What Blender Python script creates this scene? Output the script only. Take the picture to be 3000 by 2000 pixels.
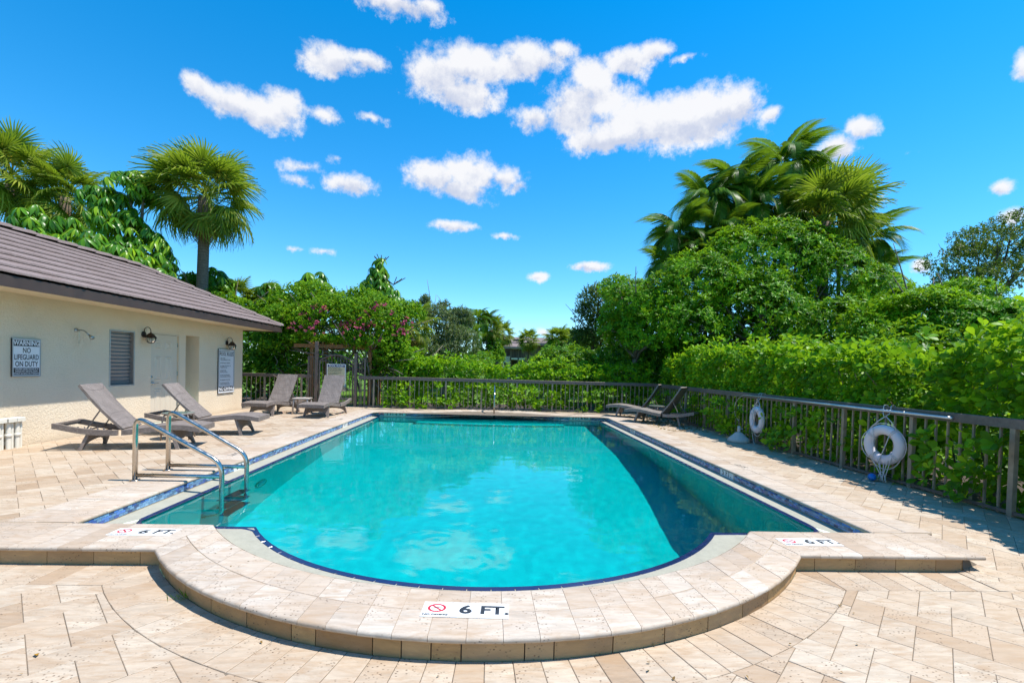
import bpy, math, random
import numpy as np
from mathutils import Vector, Matrix, noise
for o in list(bpy.data.objects): bpy.data.objects.remove(o)
SC = bpy.context.scene
COL = SC.collection
PI = math.pi
random.seed(7); RNG = np.random.default_rng(7)
RAD = math.radians

# ---------------------------------------------------------------- camera
cam_d = bpy.data.cameras.new('camera')
cam = bpy.data.objects.new('camera', cam_d); COL.objects.link(cam)
CH = 1.30
_y, _p, _r = RAD(2.46), RAD(1.14), RAD(1.55)
def _rot(y, p, r):
    B = np.array([[1,0,0],[0,0,-1],[0,1,0]], float)
    Rz = np.array([[math.cos(y),-math.sin(y),0],[math.sin(y),math.cos(y),0],[0,0,1]])
    Rp = np.array([[1,0,0],[0,math.cos(p),-math.sin(p)],[0,math.sin(p),math.cos(p)]])
    Rr = np.array([[math.cos(r),-math.sin(r),0],[math.sin(r),math.cos(r),0],[0,0,1]])
    return Rr @ Rp @ B @ Rz
_M = _rot(_y, _p, _r)
cam.matrix_world = Matrix(((_M[0][0], -_M[1][0], -_M[2][0], 0), (_M[0][1], -_M[1][1], -_M[2][1], 0),
                           (_M[0][2], -_M[1][2], -_M[2][2], CH), (0, 0, 0, 1)))
cam_d.sensor_width = 36; cam_d.lens = 16.5; cam_d.shift_y = 105.7/3000
cam_d.clip_start = 0.05; cam_d.clip_end = 3000
SC.camera = cam
CAMP = np.array([0, 0, CH])

# ---------------------------------------------------------------- sun and sky
SUN_EL, SUN_AZ = RAD(65.5), RAD(-5)          # the sun stands to the right (+X), a little behind the camera
sdir = Vector((math.cos(SUN_EL)*math.cos(SUN_AZ), math.cos(SUN_EL)*math.sin(SUN_AZ), math.sin(SUN_EL)))
sl = bpy.data.lights.new('sun', 'SUN'); sl.energy = 4.3; sl.angle = RAD(0.53); sl.color = (1.0, 0.955, 0.885)
sun = bpy.data.objects.new('sun', sl); COL.objects.link(sun)
sun.rotation_euler = sdir.to_track_quat('Z', 'Y').to_euler(); sun.location = (20, 0, 40)
try: sl.cycles.is_caustics_light = True
except Exception: pass

class NT:
    def __init__(s, tree): s.t = tree
    def n(s, typ, ins=None, **props):
        nd = s.t.nodes.new(typ)
        for k, v in props.items(): setattr(nd, k, v)
        for k, v in (ins or {}).items():
            sock = nd.inputs[k]
            if isinstance(v, bpy.types.NodeSocket): s.t.links.new(v, sock)
            else: sock.default_value = v
        return nd
    def math(s, op, a, b=None, c=None, clamp=False):
        ins = {0: a}
        if b is not None: ins[1] = b
        if c is not None: ins[2] = c
        return s.n('ShaderNodeMath', ins, operation=op, use_clamp=clamp).outputs[0]
    def mix(s, fac, a, b, mode='MIX'):
        def c4(v): return v if isinstance(v, bpy.types.NodeSocket) else (*v[:3], 1.0)
        nd = s.n('ShaderNodeMix', None, data_type='RGBA', blend_type=mode)
        for k, v in ((0, fac), (6, c4(a)), (7, c4(b))):
            if isinstance(v, bpy.types.NodeSocket): s.t.links.new(v, nd.inputs[k])
            else: nd.inputs[k].default_value = v
        return nd.outputs[2]
    def ramp(s, fac, stops, interp='LINEAR'):
        nd = s.n('ShaderNodeValToRGB', {0: fac}); cr = nd.color_ramp; cr.interpolation = interp
        while len(cr.elements) < len(stops): cr.elements.new(0.5)
        for e, (p, c) in zip(cr.elements, stops): e.position = p; e.color = (*c[:3], 1)
        return nd.outputs[0]
    def maprange(s, v, a, b, c=0.0, d=1.0, smooth=False):
        nd = s.n('ShaderNodeMapRange', {0: v, 1: a, 2: b, 3: c, 4: d}, interpolation_type='SMOOTHSTEP' if smooth else 'LINEAR')
        return nd.outputs[0]

W = bpy.data.worlds.new('World'); SC.world = W; W.use_nodes = True
wt = W.node_tree; wt.nodes.clear(); w = NT(wt)
tc = w.n('ShaderNodeTexCoord')
sep = w.n('ShaderNodeSeparateXYZ', {0: tc.outputs['Generated']})
lift = w.math('ADD', w.math('MULTIPLY', w.math('MAXIMUM', sep.outputs[2], 0.0), 0.95), 0.035)
skv = w.n('ShaderNodeCombineXYZ', {0: sep.outputs[0], 1: sep.outputs[1], 2: lift})
skn = w.n('ShaderNodeVectorMath', {0: skv.outputs[0]}, operation='NORMALIZE')
sky = w.n('ShaderNodeTexSky', {'Vector': skn.outputs[0]}, sky_type='NISHITA', sun_disc=False, sun_elevation=SUN_EL, sun_rotation=PI/2 - SUN_AZ,
          altitude=0, air_density=1.0, dust_density=0.0, ozone_density=3.0)
hsv = w.n('ShaderNodeHueSaturation', {'Hue': 0.493, 'Saturation': 1.42, 'Value': 1.0, 'Color': sky.outputs[0]})
az = w.math('ARCTAN2', sep.outputs[0], sep.outputs[1])
el = w.math('ARCSINE', sep.outputs[2])
def wn(scale, detail, rough=0.6, off=0.0):
    m = w.n('ShaderNodeMapping', {'Vector': tc.outputs['Generated'], 'Location': (off, off*0.7, off*0.3)})
    return w.n('ShaderNodeTexNoise', {'Vector': m.outputs[0], 'Scale': scale, 'Detail': detail, 'Roughness': rough})
nA = wn(9.0, 8, 0.66); nB = wn(5.0, 3, 0.5, 3.1); nC = wn(26.0, 8, 0.68, 1.7)
dA = w.math('SUBTRACT', nA.outputs['Fac'], 0.5)
dB = w.math('SUBTRACT', nB.outputs['Fac'], 0.5)
dC = w.math('SUBTRACT', nC.outputs['Fac'], 0.5)
CLOUD_GAIN = 0.95
def sky_dir(px, py):                                     # photograph pixel (2352 wide) -> azimuth, elevation of a cloud
    d = _M.T @ np.array([(px*1.27551-1500)/1375., (py*1.27551-1105.7)/1375., 1.0]); d /= np.linalg.norm(d)
    return math.atan2(d[0], d[1]), math.asin(d[2])
CL = [(450,196,46,34,1),(525,236,66,42,1),(603,262,72,44,1),(650,238,44,36,.9),
      (770,140,66,42,1),(840,140,60,24,.9),
      (1015,170,86,58,1),(1085,150,80,52,1),(1075,215,66,40,1),(1215,142,98,48,1),(1285,118,36,26,.9),
      (1330,240,110,78,1),(1360,185,70,50,1),(1440,140,66,34,.95),(1500,115,40,24,.9),(1230,275,50,36,.85),(1480,285,170,58,1),(1620,262,120,64,1),(1690,240,70,50,1),(1400,322,100,34,1),(1770,260,28,18,.7),
      (1968,300,48,34,1),(1915,345,56,40,1),(1885,368,40,26,.9),
      (1000,405,72,40,1),(1080,400,84,46,1),(1060,440,70,34,1),(1160,412,52,28,.8),(1192,430,26,18,.8),
      (800,424,60,28,1),(690,385,46,18,.55),(688,416,34,20,.6),(765,365,18,12,.5),
      (1040,520,56,15,.9),(1156,543,26,9,.6),(1352,613,42,13,.95),(1238,631,20,9,.7),
      (915,14,100,32,1),(985,18,50,30,.9),(2352,150,30,34,.9),(2120,612,24,20,1),(2090,355,26,12,.45),(1575,130,30,10,.45),
      (742,262,34,18,.5),(842,270,36,13,.5),(745,576,28,8,.5),(676,570,22,7,.45),(1245,764,16,10,.6),(2300,430,30,18,.8),(2330,500,40,24,.8)]
azd = w.math('ADD', az, w.math('MULTIPLY', dB, 0.03)); eld = w.math('ADD', el, w.math('MULTIPLY', dA, 0.035))
dens = None; base = None
for (cx, cy, rx, ry, st) in CL:
    a0, e0 = sky_dir(cx, cy); a1, _ = sky_dir(cx+rx, cy); _, e1 = sky_dir(cx, cy-ry)
    sa, se = max(abs(a1-a0), 1e-3), max(abs(e1-e0), 1e-3)
    u = w.math('DIVIDE', w.math('SUBTRACT', azd, a0), sa*1.22); v = w.math('DIVIDE', w.math('SUBTRACT', eld, e0), se*1.22)
    r2 = w.math('ADD', w.math('MULTIPLY', u, u), w.math('MULTIPLY', v, v))
    g = w.math('MULTIPLY', w.math('SUBTRACT', 1.0, w.math('SQRT', r2)), st)
    dens = g if dens is None else w.math('SMOOTH_MAX', dens, g, 0.12)
    b = w.math('MULTIPLY', w.math('MAXIMUM', g, 0.0), v)
    base = b if base is None else w.math('ADD', base, b)
# the same fair-weather cumulus goes on behind the camera and overhead
far = w.math('MAXIMUM', w.maprange(w.math('ABSOLUTE', az), RAD(48), RAD(62)), w.maprange(el, RAD(40), RAD(50)))
gen = w.maprange(wn(3.2, 2, 0.5, 5.0).outputs['Fac'], 0.56, 0.80, -0.35, 0.9)
dens = w.mix(far, dens, gen)
dens = w.math('ADD', dens, w.math('ADD', w.math('MULTIPLY', dA, 2.0), w.math('MULTIPLY', dC, 1.25)))
cov = w.maprange(dens, 0.0, 0.58, 0, 1, True)
lit = w.maprange(w.math('ADD', w.math('ADD', w.math('MULTIPLY', base, 1.0), w.math('MULTIPLY', dC, 1.1)), w.math('MULTIPLY', dA, 0.9)), -0.36, 0.14, 0, 1, True)
ccol = w.mix(lit, (0.64, 0.69, 0.84), (0.98, 0.98, 1.0))
skyb = w.n('ShaderNodeBackground', {'Color': hsv.outputs[0], 'Strength': 0.15})
clb = w.n('ShaderNodeBackground', {'Color': ccol, 'Strength': 0.60})
mx = w.n('ShaderNodeMixShader', {0: w.math('MULTIPLY', cov, 0.97)})
wt.links.new(skyb.outputs[0], mx.inputs[1]); wt.links.new(clb.outputs[0], mx.inputs[2])
wo = w.n('ShaderNodeOutputWorld'); wt.links.new(mx.outputs[0], wo.inputs[0])
W.cycles.sampling_method = 'MANUAL'; W.cycles.sample_map_resolution = 512

SC.view_settings.view_transform = 'Standard'; SC.view_settings.look = 'None'
SC.view_settings.exposure = 0.72; SC.view_settings.gamma = 1.0; SC.view_settings.use_curve_mapping = False
SC.render.engine = 'CYCLES'
cy = SC.cycles
cy.max_bounces = 8; cy.diffuse_bounces = 3; cy.glossy_bounces = 3; cy.transmission_bounces = 6; cy.transparent_max_bounces = 8; cy.volume_bounces = 0
cy.use_denoising = True; cy.sample_clamp_indirect = 6.0; cy.caustics_reflective = False; cy.caustics_refractive = True; cy.blur_glossy = 0.5
try: cy.denoiser = 'OPENIMAGEDENOISE'
except Exception: pass
# ---------------------------------------------------------------- helpers: meshes, objects, materials
def mesh(name, V, F, mat=None, smooth=False):
    """V (n,3); F: list of index lists, or an (m,3)/(m,4) array."""
    me = bpy.data.meshes.new(name)
    V = np.asarray(V, np.float32)
    if isinstance(F, np.ndarray):
        k = F.shape[1]; m = len(F)
        me.vertices.add(len(V)); me.vertices.foreach_set('co', V.ravel())
        me.loops.add(m*k); me.loops.foreach_set('vertex_index', F.astype(np.int32).ravel())
        me.polygons.add(m); me.polygons.foreach_set('loop_start', np.arange(0, m*k, k, dtype=np.int32))
        me.update(calc_edges=True)
    else:
        me.from_pydata([tuple(map(float, v)) for v in V], [], [tuple(f) for f in F]); me.update()
    if mat:
        for mm in (mat if isinstance(mat, (list, tuple)) else [mat]): me.materials.append(mm)
    if smooth: me.polygons.foreach_set('use_smooth', np.ones(len(me.polygons), bool))
    return me
def link(name, data, parent=None, loc=None, rot=None, label=None):
    o = bpy.data.objects.new(name, data); COL.objects.link(o)
    if parent is not None: o.parent = parent
    if loc is not None: o.location = loc
    if rot is not None: o.rotation_euler = rot
    if label: o['label'] = label
    return o
def tag(o, label=None, cat=None, group=None, kind=None):
    if label: o['label'] = label
    if cat: o['category'] = cat
    if group: o['group'] = group
    if kind: o['kind'] = kind
    return o
def thing(name, label, cat, loc=(0,0,0), rz=0.0, group=None):
    return tag(link(name, None, None, loc, (0,0,rz)), label, cat, group)
def struct(name, me, label=None):
    return tag(link(name, me), label, kind='structure')

class MB:
    """collects shapes (verts, faces) for ONE mesh; off is subtracted so a part can sit under an Empty at off"""
    def __init__(s, off=(0,0,0)): s.v = []; s.f = []; s.off = np.array(off, float)
    def add(s, V, F):
        b = len(s.v); s.v += [tuple(np.array(p, float)-s.off) for p in V]; s.f += [tuple(i+b for i in f) for f in F]; return s
    def box(s, x0, x1, y0, y1, z0, z1):
        return s.add([(x0,y0,z0),(x1,y0,z0),(x1,y1,z0),(x0,y1,z0),(x0,y0,z1),(x1,y0,z1),(x1,y1,z1),(x0,y1,z1)],
                     [(0,3,2,1),(4,5,6,7),(0,1,5,4),(1,2,6,5),(2,3,7,6),(3,0,4,7)])
    def cbox(s, x0, x1, y0, y1, z0, z1, c=0.004):
        """box with chamfered edges on all vertical and top edges"""
        V = []
        for z, i in ((z0, 0), (z1-c, 0), (z1, c)):
            V += [(x0+i,y0+i,z),(x1-i,y0+i,z),(x1-i,y1-i,z),(x0+i,y1-i,z)]
        F = [(3,2,1,0),(8,9,10,11)]
        for r in (0, 4):
            for k in range(4): F.append((r+k, r+(k+1)%4, r+4+(k+1)%4, r+4+k))
        return s.add(V, F)
    def tube(s, pts, rad, n=10, closed=False, cap=True):
        P = [Vector(p) for p in pts]; m = len(P)
        R = rad if isinstance(rad, (list, tuple, np.ndarray)) else [rad]*m
        V = []; F = []; up = None
        for i, p in enumerate(P):
            a = P[i-1] if (i > 0 or closed) else P[i]; b = P[(i+1) % m] if (i < m-1 or closed) else P[i]
            t = (b-a); t = t.normalized() if t.length > 1e-9 else Vector((0,0,1))
            if up is None: up = t.orthogonal().normalized()
            up = (up - t*up.dot(t)); up = up.normalized() if up.length > 1e-6 else t.orthogonal().normalized()
            sd = t.cross(up)
            for k in range(n):
                q = 2*PI*k/n; V.append(p + (up*math.cos(q)+sd*math.sin(q))*R[i])
        last = m if closed else m-1
        for i in range(last):
            j = (i+1) % m
            for k in range(n): F.append((i*n+k, i*n+(k+1)%n, j*n+(k+1)%n, j*n+k))
        if cap and not closed: F += [tuple(range(n-1,-1,-1)), tuple((m-1)*n+k for k in range(n))]
        return s.add(V, F)
    def lathe(s, prof, c=(0,0,0), n=20, axis='z', cap=True):
        V = []; F = []
        for (r, z) in prof:
            for k in range(n):
                q = 2*PI*k/n; x, y = r*math.cos(q), r*math.sin(q)
                V.append((c[0]+x, c[1]+y, c[2]+z) if axis == 'z' else ((c[0]+z, c[1]+x, c[2]+y) if axis == 'x' else (c[0]+y, c[1]+z, c[2]+x)))
        m = len(prof)
        for i in range(m-1):
            for k in range(n): F.append((i*n+k, i*n+(k+1)%n, (i+1)*n+(k+1)%n, (i+1)*n+k))
        if cap: F += [tuple(range(n-1,-1,-1)), tuple((m-1)*n+k for k in range(n))]
        return s.add(V, F)
    def bar(s, a, b, w, h, up=(0,0,1)):
        """rectangular bar from a to b, w wide, h high"""
        a, b = Vector(a), Vector(b); t = (b-a).normalized(); u = Vector(up)
        sd = t.cross(u); sd = sd.normalized() if sd.length > 1e-6 else t.orthogonal().normalized(); u = sd.cross(t)
        V = []
        for p in (a, b):
            for (i, j) in ((-1,-1),(1,-1),(1,1),(-1,1)): V.append(p+sd*(w/2*i)+u*(h/2*j))
        return s.add(V, [(3,2,1,0),(4,5,6,7)] + [(k,(k+1)%4,4+(k+1)%4,4+k) for k in range(4)])
    def prism(s, poly, z0, z1, c=0.0):
        n = len(poly); P = np.array(poly, float); cen = P.mean(0)
        area = sum(P[i][0]*P[(i+1)%n][1]-P[(i+1)%n][0]*P[i][1] for i in range(n))
        if area < 0: P = P[::-1]
        def ring(z, ins):
            out = []
            for i in range(n):
                p = P[i]; a = p-P[i-1]; b = P[(i+1)%n]-p
                na = np.array([-a[1], a[0]])/max(np.hypot(*a),1e-9); nb = np.array([-b[1], b[0]])/max(np.hypot(*b),1e-9)
                d = na+nb; d = d/max(d@d/2.0, 0.3) if ins else d*0
                q = p+d*ins; out.append((q[0], q[1], z))
            return out
        rings = [ring(z0,0), ring(z1-c,0), ring(z1,c)] if c else [ring(z0,0), ring(z1,0)]
        V = sum(rings, []); F = [tuple(range(n-1,-1,-1)), tuple((len(rings)-1)*n+k for k in range(n))]
        for r in range(len(rings)-1):
            for k in range(n): F.append((r*n+k, r*n+(k+1)%n, (r+1)*n+(k+1)%n, (r+1)*n+k))
        return s.add(V, F)
    def sheet(s, rings, closed=False):
        """quads between consecutive rings of equal length"""
        n = len(rings[0]); V = [p for r in rings for p in r]; F = []
        for i in range(len(rings)-1):
            for k in range(n if closed else n-1): F.append((i*n+k, i*n+(k+1)%n, (i+1)*n+(k+1)%n, (i+1)*n+k))
        return s.add(V, F)
    def me(s, name, mat=None, smooth=False, angle=None):
        m = mesh(name, s.v, s.f, mat, smooth or angle is not None)
        if angle is not None: m.set_sharp_from_angle(angle=RAD(angle))
        return m
    def obj(s, name, mat=None, parent=None, smooth=False, angle=None, label=None):
        return link(name, s.me(name, mat, smooth, angle), parent, label=label)

def clip(poly, n, c):
    """keep the side of a convex polygon with p.n <= c"""
    out = []
    for i in range(len(poly)):
        a, b = poly[i], poly[(i+1)%len(poly)]
        da, db = a[0]*n[0]+a[1]*n[1]-c, b[0]*n[0]+b[1]*n[1]-c
        if da <= 0: out.append(a)
        if da*db < 0:
            t = da/(da-db); out.append((a[0]+(b[0]-a[0])*t, a[1]+(b[1]-a[1])*t))
    return out
def parea(P): return abs(sum(P[i][0]*P[(i+1)%len(P)][1]-P[(i+1)%len(P)][0]*P[i][1] for i in range(len(P))))/2

# ---- materials
MATS = {}
def newmat(name):
    m = bpy.data.materials.new(name); m.use_nodes = True; m.node_tree.nodes.clear()
    t = NT(m.node_tree); out = t.n('ShaderNodeOutputMaterial'); MATS[name] = m
    return m, t, out
def rnd(t):
    """one random number per object and per loose piece"""
    a = t.n('ShaderNodeObjectInfo').outputs['Random']; b = t.n('ShaderNodeNewGeometry').outputs['Random Per Island']
    return t.math('FRACT', t.math('ADD', a, b))
def rnd2(t, r, k): return t.math('FRACT', t.math('MULTIPLY', r, k))
def tex(t, scale, detail=4, rough=0.55, vec=None, dist=0.0):
    ins = {'Scale': scale, 'Detail': detail, 'Roughness': rough, 'Distortion': dist}
    if vec is not None: ins['Vector'] = vec
    return t.n('ShaderNodeTexNoise', ins).outputs['Fac']
def wpos(t): return t.n('ShaderNodeNewGeometry').outputs['Position']
def opos(t): return t.n('ShaderNodeTexCoord').outputs['Object']
def vmul(t, v, s, off=None):
    m = t.n('ShaderNodeMapping', {'Vector': v, 'Scale': s}) if off is None else t.n('ShaderNodeMapping', {'Vector': v, 'Scale': s, 'Location': off})
    return m.outputs[0]
def bump(t, h, strength, dist=0.01):
    return t.n('ShaderNodeBump', {'Height': h, 'Strength': strength, 'Distance': dist}).outputs[0]
def pbr(t, out, col, rough=0.5, metal=0.0, normal=None, spec=0.5, **kw):
    ins = {'Base Color': col if isinstance(col, bpy.types.NodeSocket) else (*col[:3], 1), 'Roughness': rough, 'Metallic': metal, 'Specular IOR Level': spec}
    if normal is not None: ins['Normal'] = normal
    ins.update(kw)
    b = t.n('ShaderNodeBsdfPrincipled', ins); t.t.links.new(b.outputs[0], out.inputs[0]); return b
def simple(name, col, rough=0.5, metal=0.0, var=0.12, scale=14, bmp=0.0, spec=0.5):
    """a plain surface with grain, slight wear and relief"""
    m, t, o = newmat(name); p = wpos(t)
    n = tex(t, scale, 5, 0.6, p); n2 = tex(t, scale*0.23, 3, 0.5, p)
    f = t.math('ADD', t.math('MULTIPLY', n, 0.6), t.math('MULTIPLY', n2, 0.4))
    c = t.mix(t.maprange(f, 0.3, 0.7), [x*(1-var) for x in col], [min(1, x*(1+var)) for x in col])
    r = t.maprange(n, 0.3, 0.7, max(0.02, rough-0.08), min(1, rough+0.08))
    pbr(t, o, c, r, metal, bump(t, tex(t, scale*6, 3, 0.6, p), bmp, 0.004) if bmp else None, spec)
    return m

def travertine(name, c_lo, c_hi, warm=0.5, rough=0.62):
    m, t, o = newmat(name); p = wpos(t); r = rnd(t)
    off = t.n('ShaderNodeCombineXYZ', {0: t.math('MULTIPLY', r, 37.0), 1: t.math('MULTIPLY', rnd2(t, r, 7.3), 23.0), 2: t.math('MULTIPLY', rnd2(t, r, 3.1), 11.0)}).outputs[0]
    q = t.n('ShaderNodeVectorMath', {0: p, 1: off}, operation='ADD').outputs[0]
    rot = t.n('ShaderNodeMapping', {'Vector': q, 'Rotation': (0, 0, 0.25), 'Scale': (2.2, 9.0, 9.0)}).outputs[0]
    vein = tex(t, 1.6, 6, 0.62, rot, 1.1); fine = tex(t, 7.0, 5, 0.65, rot, 0.4); blot = tex(t, 1.1, 3, 0.5, q)
    stone = t.ramp(r, [(0.0, c_lo), (0.18, [a*0.45+b*0.55 for a, b in zip(c_lo, c_hi)]), (0.55, [a*0.2+b*0.8 for a, b in zip(c_lo, c_hi)]), (1.0, c_hi)])
    f = t.maprange(t.math('ADD', t.math('MULTIPLY', vein, 0.7), t.math('MULTIPLY', fine, 0.3)), 0.46, 0.66)
    lum = t.maprange(tex(t, 2.6, 5, 0.7, rot, 0.8), 0.30, 0.70, 0.80, 1.16)
    stone = t.mix(1.0, stone, t.n('ShaderNodeCombineColor', {0: lum, 1: lum, 2: lum}).outputs[0], 'MULTIPLY')
    c = t.mix(t.math('MULTIPLY', f, 0.80), stone, t.mix(0.55, c_lo, (0.36, 0.225, 0.12)))
    c = t.mix(t.math('MULTIPLY', t.maprange(blot, 0.42, 0.72), 0.45), c, (0.43, 0.30, 0.19))
    pits = t.n('ShaderNodeTexVoronoi', {'Vector': vmul(t, q, (42, 62, 62)), 'Scale': 1.0, 'Randomness': 1.0}).outputs['Distance']
    pm = t.maprange(tex(t, 5.5, 3, 0.6, q), 0.47, 0.60)
    hole = t.math('MULTIPLY', t.maprange(pits, 0.16, 0.27, 1, 0), pm)
    c = t.mix(t.math('MULTIPLY', hole, 0.85), c, (0.10, 0.06, 0.035))
    h = t.math('SUBTRACT', t.math('MULTIPLY', t.math('ADD', fine, vein), 0.30), hole)
    pbr(t, o, c, rough, 0, bump(t, h, 0.45, 0.003), 0.35)
    return m

def leafmat(name, dark, mid, lite, trans=0.35, rough=0.38, yellow=None, spec=0.18):
    """waxy leaf: colour differs leaf by leaf, light comes through it"""
    m, t, o = newmat(name); r = rnd(t); p = wpos(t)
    clump = tex(t, 1.3, 2, 0.5, p)
    rr = t.math('ADD', t.math('MULTIPLY', r, 0.75), t.math('MULTIPLY', t.math('SUBTRACT', clump, 0.5), 1.3), clamp=True)
    st = [(0.0, dark), (0.5, mid), (0.92, lite)]
    if yellow: st += [(0.985, lite), (1.0, yellow)]
    c = t.ramp(rr, st)
    b = t.n('ShaderNodeBsdfPrincipled', {'Base Color': c, 'Roughness': rough, 'Specular IOR Level': spec})
    tr = t.n('ShaderNodeBsdfTranslucent', {'Color': t.mix(0.5, c, (0.36, 0.55, 0.02), 'MIX')})
    mx = t.n('ShaderNodeMixShader', {0: trans}); t.t.links.new(b.outputs[0], mx.inputs[1]); t.t.links.new(tr.outputs[0], mx.inputs[2])
    t.t.links.new(mx.outputs[0], o.inputs[0])
    return m

def text(s, size, mat, parent, loc, rot, name='lettering', sx=1.0, bold=0.0, align='CENTER', depth=0.0, space=1.0, line=1.0):
    cu = bpy.data.curves.new(name, 'FONT'); cu.body = s; cu.size = size; cu.align_x = align; cu.align_y = 'CENTER'
    cu.offset = bold; cu.extrude = depth; cu.resolution_u = 3; cu.space_character = space; cu.space_line = line
    o = bpy.data.objects.new(name, cu); COL.objects.link(o)
    dg = bpy.context.evaluated_depsgraph_get(); dg.update()
    me = bpy.data.meshes.new_from_object(o.evaluated_get(dg)); bpy.data.objects.remove(o); bpy.data.curves.remove(cu)
    me.materials.clear(); me.materials.append(mat)
    q = link(name, me, parent, loc, rot); q.scale = (sx, 1, 1)
    return q
# ---------------------------------------------------------------- materials of the place
M_COPE = travertine('travertine_coping', (0.40,0.312,0.235), (0.535,0.462,0.382))
M_PAVE = travertine('travertine_paver', (0.35,0.25,0.165), (0.505,0.42,0.322))
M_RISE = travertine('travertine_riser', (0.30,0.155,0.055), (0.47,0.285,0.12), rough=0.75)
M_JOINT = simple('sandy_joint', (0.16,0.125,0.09), 0.95, 0, 0.3, 9)
M_GROUT = simple('cream_grout', (0.50,0.40,0.28), 0.9, 0, 0.15, 20)
M_GUTTER = simple('pebble_plaster_dry', (0.34,0.325,0.255), 0.8, 0, 0.16, 60, 0.3)
M_TRIM = simple('navy_trim', (0.008,0.016,0.075), 0.22, 0, 0.3, 8)
M_WHITE = simple('white_glazed', (0.74,0.74,0.72), 0.35, 0, 0.04, 10)
M_BLACK = simple('black_print', (0.025,0.027,0.032), 0.5, 0, 0.2, 10)
M_RED = simple('red_print', (0.48,0.02,0.04), 0.5, 0, 0.08, 10)
def plaster_mat():
    m, t, o = newmat('pool_plaster'); p = wpos(t)
    a = tex(t, 0.8, 3, 0.5, p); b = tex(t, 90, 3, 0.7, p)
    c = t.mix(t.maprange(a, 0.35, 0.65), (0.25,0.64,0.60), (0.35,0.73,0.68)); c = t.mix(t.math('MULTIPLY', t.maprange(b, 0.4, 0.7), 0.25), c, (0.16,0.42,0.50))
    pbr(t, o, c, 0.7); return m
M_PLAST = plaster_mat()
def mosaic_mat():
    m, t, o = newmat('glass_mosaic'); r = rnd(t); p = wpos(t)
    c = t.ramp(r, [(0.0,(0.03,0.06,0.18)),(0.14,(0.05,0.11,0.38)),(0.28,(0.10,0.19,0.30)),(0.44,(0.14,0.29,0.48)),(0.60,(0.20,0.39,0.60)),(0.76,(0.10,0.25,0.64)),(0.90,(0.28,0.48,0.66))], 'CONSTANT')
    c = t.mix(t.math('MULTIPLY', t.maprange(tex(t, 30, 4, 0.6, p), 0.35, 0.7), 0.4), c, (0.10,0.17,0.24))
    pbr(t, o, c, 0.16, 0, None, 0.6); return m
M_MOS = mosaic_mat()

ROUT, COUT, RIN, CIN, RLIP, CLIP = 2.98, 5.21, 2.736, 5.456, 2.387, 5.38
YN_O, YN_I, XO, XI, XL, YF = 3.30, 3.80, 3.77, 3.25, 3.065, 13.15
ZT, ZW, ZL = 0.0, -0.134, -0.125                    # coping top, water, lip
def yout(x): return COUT-math.sqrt(ROUT**2-x*x) if abs(x) < 2.273 else YN_O
def yin(x): return CIN-math.sqrt(RIN**2-x*x) if abs(x) < 2.171 else YN_I
def ylip(x):
    x = abs(x)
    if x < 1.998: return CLIP-math.sqrt(RLIP**2-x*x)
    y0 = CLIP-math.sqrt(RLIP**2-1.998**2)
    return y0 if x < XL-0.22 else y0+0.22-math.sqrt(max(0.0, 0.0484-(x-(XL-0.22))**2))
def sstep(t): t = min(1, max(0, t)); return t*t*(3-2*t)
def yfar(x): return YF+0.80*sstep((2.25-abs(x))/1.95)
def yfar_o(x): return YF+0.56+0.78*sstep((2.55-abs(x))/2.1)
def depth(y): return float(np.interp(y, [3, 5.5, 6.2, 7.3, 9.3, 11.9, 12.7], [1.99, 1.97, 1.85, 1.62, 1.33, 1.17, 1.08]))

POOL = thing('swimming_pool', 'turquoise swimming pool with rounded ends, blue tile band and raised travertine coping', 'swimming pool', (0, 8.5, 0))
PO = (0, 8.5, 0)
# plastered basin: walls and sloping floor
xs = np.concatenate([np.linspace(-XL, -2.845, 9), np.linspace(-2.6, -2.0, 4), np.linspace(-1.998, 1.998, 41), np.linspace(2.0, 2.6, 4), np.linspace(2.845, XL, 9)])
near = [(x, ylip(x)) for x in xs]
farp = [(x, yfar(x)) for x in np.linspace(XL, -XL, 60)]
ring = near + [(XL, y) for y in np.arange(4.6, 12.9, 0.5)] + farp + [(-XL, y) for y in np.arange(12.8, 4.5, -0.5)]
b = MB(PO)
b.sheet([[(x, y, ZL) for x, y in ring], [(x, y, -depth(y)) for x, y in ring]], closed=True)
rows = []
for y in np.concatenate([np.linspace(2.996, 4.05, 30), np.linspace(4.09, 4.30, 8), np.arange(4.4, 14.1, 0.2)]):
    if y < 4.072: x = math.sqrt(max(0, RLIP**2-(CLIP-y)**2))
    elif y < 4.30: x = min(XL, XL-0.22+math.sqrt(max(0, 0.0484-(4.293-min(y, 4.293))**2)))
    else: x = XL
    rows.append((y, x))
b.sheet([[(x*u, y, -depth(y)) for u in np.linspace(-1, 1, 9)] for y, x in rows])
b.obj('basin', M_PLAST, POOL)
basin = POOL.children[0] if POOL.children else None
# entry steps in the far bay
def step_poly(y0, half, r):
    P = [(x, y0 - r*math.cos(PI*x/(2*half))) for x in np.linspace(-half, half, 25)]
    return P + [(x, yfar(x)-0.004) for x in np.linspace(half, -half, 25)]
M_STEPW = simple('white_plaster', (0.82,0.86,0.80), 0.7, 0, 0.05, 30)
for y0, half, r, z in ((13.05, 3.05, 0.05, -0.30), (12.95, 2.1, 0.12, -0.52), (12.62, 2.0, 0.16, -0.76)):
    MB(PO).prism(step_poly(y0, half, r), -1.3, z).obj('step', M_STEPW, POOL)
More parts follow.
